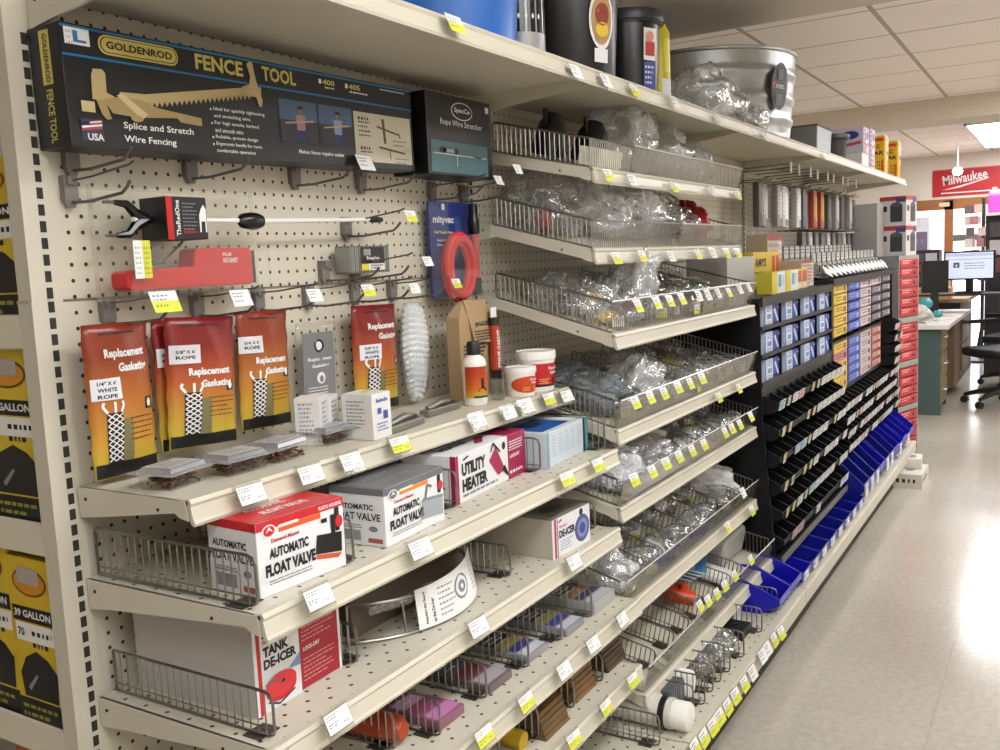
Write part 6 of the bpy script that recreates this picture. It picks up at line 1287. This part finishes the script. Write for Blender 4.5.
# monitor
def monitor(x, y, z, rz, w, h, label, lit=True):
    t = thing('computer_monitor', label, 'monitor', (x, y, z), rz); m = MB(); m.box(-.02, -w/2, .12, .02, w/2, .12+h, GLOSSBLACK); m.build('bezel', t, bevel=.005)
    m = MB(); f = Face(m, (-.0205, w/2-.015, .135), (0, -1, 0), (0, 0, 1)); W, H = w-.03, h-.03
    f.rect(0, 0, W, H, mat('#c4cce0', .4, emit=.75, name='screen_glow') if lit else mat('#202022', .3), 1)
    if lit: f.rect(0, H*.86, W, H*.97, mat('#b4b8cc', .4, emit=.6, name='screen_bar'), 2); f.rect(0, H*.73, W, H*.745, mat('#b06070', .5), 2); f.rect(W*.17, H*.42, W*.3, H*.62, mat('#4a5a80', .5), 2); f.ell(W*.235, H*.5, W*.03, H*.06, PAPER, 3, 10); f.bars(W*.4, H*.6, W*.45, 3, H*.1, H*.03, GREYINK, 2)
    m.build('screen', t); m = MB(); m.box(-.01, -.03, .0, .03, .03, .2, BLACK); m.build('stand', t); m = MB(); m.box(-.09, -.12, 0, .09, .12, .012, BLACK); m.build('foot', t, bevel=.004)
monitor(8.95, -.56, .93, -.12, .44, .27, 'lit computer monitor showing a pale web page')
t = thing('monitor_shelf', 'low dark shelf that the lit monitor stands on', 'shelf', (8.95, -.5, .7455)); m = MB(); m.box(-.14, -.35, .160, .2, .45, .179, mat('#3a2e28', .5)); m.build('top', t)
for y in (-.33, .41): MB().box(-.13, y, 0, .19, y+.02, .160, mat('#3a2e28', .5)).build('leg', t)
t = thing('side_screen', 'black flat screen turned edge on beside the lit monitor', 'monitor', (8.7, -.29, .7455), .5); MB().box(-.02, -.12, .2, .02, .12, .50, GLOSSBLACK).build('bezel', t, bevel=.004); MB().box(-.02, -.03, 0, .02, .03, .2, BLACK).build('stand', t)
t = thing('tower_speaker', 'tall dark speaker at the corner of the green desk', 'speaker', (7.75, .02, .7455)); MB().box(-.06, -.06, 0, .06, .06, .27, mat('#3c3a3c', .5)).build('cabinet', t, bevel=.01); m = MB(); m.lathe([(.04, 0), (.035, -.006), (0, -.006)], BLACK, 16, (0, 0, 0), M=None); m.T = Matrix(); m2 = MB(); m2.T = Matrix.Translation((-.061, 0, .18)) @ Matrix.Rotation(PI/2, 4, 'Y'); m2.lathe([(.04, .0), (.03, -.006), (0, -.004)], BLACK, 16); m2.build('cone', t)
t = thing('desk_phone', 'black desk phone with curved white cord edge on the green desk', 'phone', (7.62, -.18, .7455), .3); m = MB(); m.prism([(-.09, 0), (.09, 0), (.09, .07), (-.09, .03)], lambda a, b, k: (a, -.08 if k == 0 else .08, b), BLACK); m.build('phone_base', t, bevel=.006); m = MB(); m.tube([(-.07, .06, .055), (0, .06, .075), (.08, .06, .09)], [.02, .012, .02], GLOSSBLACK, 10); m.build('handset', t)
for i, (x, y, rz) in enumerate(((7.55, -.42, .2), (7.95, -.40, -.3), (8.2, -.2, .5), (8.5, -.42, .1))):
    t = thing('paper_sheet', 'loose white paper lying on the green desk, %s along the aisle edge' % nth(i), 'paper', (x, y, .7455+.0), rz, 'loose papers on the green desk'); m = MB(); m.box(-.1, -.07, 0, .1, .07, .012, PAPER); f = Face(m, (-.1, -.07, .012), (1, 0, 0), (0, 1, 0)); f.bars(.02, .12, .15, 5, .02, .006, GREYINK, 1); m.build('sheet', t)
soft_bag(8.0, -.22, .7455, .16, .12, .09, 'white crumpled bag on the green desk', mat('#d0ccc4', .6, bump=.6), group='clutter on the desk', seed=3)
for i, (x, y, r) in enumerate(((8.25, -.27, .055), (8.32, -.36, .04), (8.36, -.24, .05))):
    t = thing('teal_ball', 'teal rounded toy on the green desk, %s of three' % nth(i), 'toy', (x, y, .7455+(.09 if i == 0 else 0)), 0, 'teal toys on the desk'); m = MB(); crumple(m, r, r, r*1.1, mat('#3fa4ac', .4), i*2, .15, 10); m.build('body', t)
t = thing('pen_mat', 'black curved strip lying on the pale desk top', 'cable', (7.72, -.36, .7475)); MB().tube([(-.12, .08, 0), (-.05, -.02, .0), (.05, -.05, 0), (.12, -.03, 0)], .006, BLACK, 6).build('strip', t)
# office chairs
def office_chair(x, y, rz, label):
    t = thing('office_chair', label, 'chair', (x, y, 0), rz, 'black office chairs'); FB = mat('#1b1b1e', .6)
    m = MB(); m.prism([(-.25, -.24), (.22, -.26), (.27, 0), (.22, .26), (-.25, .24)], lambda a, b, k: (a, b, .42 if k == 0 else .50), FB); m.build('seat', t, bevel=.03)
    m = MB(); m.prism([(-.24, .56), (.24, .56), (.26, .85), (.2, 1.12), (-.2, 1.12), (-.26, .85)], lambda a, b, k: (-.27-.12*(b-.56)-(.0 if k == 0 else .07), a, b), FB); m.build('backrest', t, bevel=.02)
    m = MB(); m.tube([(-.05, 0, .4), (-.25, 0, .42), (-.33, 0, .55), (-.36, 0, .8)], .022, BLACK, 8); m.build('back_bar', t)
    for s in (1, -1):
        m = MB(); m.tube([(.0, s*.24, .44), (.0, s*.32, .46), (-.04, s*.32, .66), (-.12, s*.31, .70)], .018, BLACK, 8); m.box(-.16, s*.31-.035, .69, .14, s*.31+.035, .72, BLACK); m.build('armrest', t)
    m = MB(); m.tube([(0, 0, .10), (0, 0, .42)], [.035, .025], BLACK, 12); m.build('gas_column', t)
    m = MB()
    for i in range(5): a = 2*PI*i/5+.3; m.tube([(0, 0, .13), (.16*math.cos(a), .16*math.sin(a), .115), (.31*math.cos(a), .31*math.sin(a), .075)], [.035, .026, .016], BLACK, 8)
    m.build('star_base', t)
    for i in range(5):
        a = 2*PI*i/5+.3; m = MB(); 
        for q in (-.014, .014): m.T = Matrix.Translation((.31*math.cos(a), .31*math.sin(a), .03)) @ Matrix.Rotation(a, 4, 'Z'); m.lathe([(.03, q-.009), (.03, q+.009)], BLACK, 12, M=Matrix.Rotation(PI/2, 3, 'X'))
        m.T = Matrix(); m.tube([(.31*math.cos(a), .31*math.sin(a), .03), (.31*math.cos(a), .31*math.sin(a), .08)], .008, BLACK, 6); m.build('caster', t)
office_chair(8.1, -.90, 2.3, 'black office chair with raised back in front of the green desk')
office_chair(9.35, -.95, 1.2, 'black office chair farther along the aisle by the counter')
# tall display rack with brochures, spinner, jugs
t = thing('brochure_rack', 'black stepped brochure rack on the counter under the doorway', 'rack', (9.9, .0, .84)); m = MB(); m.box(-.02, -.2, 0, .25, .2, .5, mat('#222024', .5)); m.build('rack_body', t)
for r in range(4):
    for c in range(3): MB().box(-.045+.008*r, -.18+c*.125, .04+r*.115, -.02, -.07+c*.125, .12+r*.115, mat(['#c8c4c0', '#7c3a40', '#b8b0b4', '#4a4850'][(r*2+c) % 4], .5)).build('brochure', t)
t = thing('spinner_rack', 'wire spinner rack hung with small packs beside the bright doorway', 'rack', (11.45, -.50, 0)); m = MB(); m.tube([(0, 0, 0), (0, 0, 1.9)], .02, DARK, 8); m.lathe([(.25, 0), (.25, .02), (0, .03)], BLACK, 20); m.build('stand', t)
for r in range(7):
    for c in range(6):
        a = c*PI/3+r*.3; MB().box(.10*math.cos(a)-.05, .16*math.sin(a)-.04, .95+r*.13, .10*math.cos(a)-.02, .16*math.sin(a)+.04, 1.05+r*.13, mat(['#c4b8b4', '#8c5c60', '#d8d4d0', '#5a4a4c', '#b09088'][(r*3+c) % 5], .5)).build('hung_pack', t)
t = thing('merchandise_rack', 'dark gondola end with black goods under the pink jugs', 'rack', (10.0, -.92, 0)); m = MB(); m.box(0, -.3, 0, .4, .3, 1.66, mat('#2a2628', .5)); m.box(-.05, -.3, 1.66, .4, .3, 1.69, mat('#c8c0b8', .5)); m.build('rack_body', t)
for r in range(4):
    for c in range(4): MB().box(-.03, -.28+c*.14, .9+r*.18, 0, -.16+c*.14, 1.05+r*.18, mat(['#3a3438', '#18181a', '#6a3438', '#a8a0a0'][(r+c*3) % 4], .5)).build('hung_pack', t)
for i, (y, c) in enumerate(((-.69, '#e24aa8'), (-.81, '#e854b0'), (-.93, '#e0c04a'))):
    t = thing('fluid_jug', ['bright pink jug on the gondola end, closest to the spinner rack', 'bright pink jug between the other pink jug and the yellow one', 'yellow jug on the gondola end beside the pink jugs'][i], 'jug', (10.12, y, 1.6905), 0, 'jugs on the gondola end'); m = MB(); m.box(-.08, -.055, 0, .08, .055, .19, mat(c, .4)); m.prism([(-.08, .19), (.08, .19), (.03, .23), (-.03, .23)], lambda a, b, k: (a, -.05 if k == 0 else .05, b), mat(c, .4)); m.build('jug', t, bevel=.012); m = MB(); m.lathe([(.022, .23), (.022, .26), (0, .26)], WHITE, 14); m.build('cap', t)
# cartons and white stacked goods seen past the tower
for i, (x, y, z, w, h, c) in enumerate(((11.3, .065, 0, .165, 1.72, '#c4c4ca'), (11.3, .25, 0, .2, 1.2, '#b0a8b0'), (9.4, -.36, .84, .3, .12, '#b08a62'), (9.75, -.30, .84, .25, .17, '#a98660'))):
    t, fm, f, em, e, tm, tp = carton('stock_carton', ['tall pale stack of wrapped goods in front of the brown door frame', 'mauve grey stack of wrapped goods in front of the door frame', 'small brown carton on the cluttered counter', 'brown carton beside the brochure rack'][i], (x, y, z), 0, .25, w, h, mat(c, .6)); e.rect(w*.1, h*.76, w*.9, h*.9, mat('#6a5c74', .6) if i < 2 else mat('#c09a70', .6), 1); e.bars(w*.2, h*.85, w*.6, 3, h*.08, h*.03, GREYINK, 2); done(t, fm, em, tm)
# red banner on the far wall
t = thing('red_banner', 'red banner with white slanted script lettering high on the far wall', 'banner', (WX-.012, .13, 1.985)); W, H = 1.35, .33
MB().box(0, -W, 0, .010, 0, H, mat('#b81d24', .5)).build('panel', t); m = MB(); f = Face(m, (0, 0, 0), (0, -1, 0), (0, 0, 1))
vs0 = len(m.v); f.text('Milwaukee', .125, .13, .12, PAPER, .50, 2, .02, rot=.12)
f.poly([(.11, .075), (.64, .20), (.62, .185), (.30, .095)], PAPER, 2); f.rect(.10, .03, .85, .045, PAPER, 2); f.rect(0, H-.012, W, H-.006, mat('#d8686c', .5), 2)
for i in range(vs0, len(m.v)): pass
m.build('lettering', t)
t = thing('globe_lamp', 'white round lamp under the ceiling in front of the red banner', 'lamp', (10.8, -.28, 2.19)); m = MB(); m.lathe([(0, -.05), (.04, -.035), (.055, 0), (.04, .035), (.0, .045)], mat('#fff8ec', .4, emit=6, name='globe'), 18); m.build('globe', t); m = MB(); m.tube([(0, 0, .045), (0, 0, CZ-2.19)], .008, WHITE, 6); m.build('rod', t)
t = thing('exit_plate', 'small cream plate over the brown doorway', 'sign', (WX-.035, .0, 1.86)); MB().box(0, -.07, 0, .004, .05, .05, mat('#d8cfa8', .5)).build('plate', t)

# ------------------------------------------------------------------ light and picture settings
wd = bpy.data.worlds.new('store'); bpy.context.scene.world = wd; wd.use_nodes = True
bg = wd.node_tree.nodes['Background']; bg.inputs[0].default_value = lin('#fffaf2'); bg.inputs[1].default_value = .85
sc = bpy.context.scene; sc.view_settings.view_transform = 'Standard'; sc.view_settings.look = 'None'
sc.view_settings.exposure = 0.2; sc.view_settings.gamma = 1; sc.view_settings.use_curve_mapping = False
try:
    sc.cycles.use_denoising = True; sc.cycles.max_bounces = 8; sc.cycles.transparent_max_bounces = 24; sc.cycles.sample_clamp_indirect = 6
except Exception: pass

for o in [o for o in bpy.data.objects if o.get('label') == '-']:
    for c in list(o.children_recursive): bpy.data.objects.remove(c)
    bpy.data.objects.remove(o)
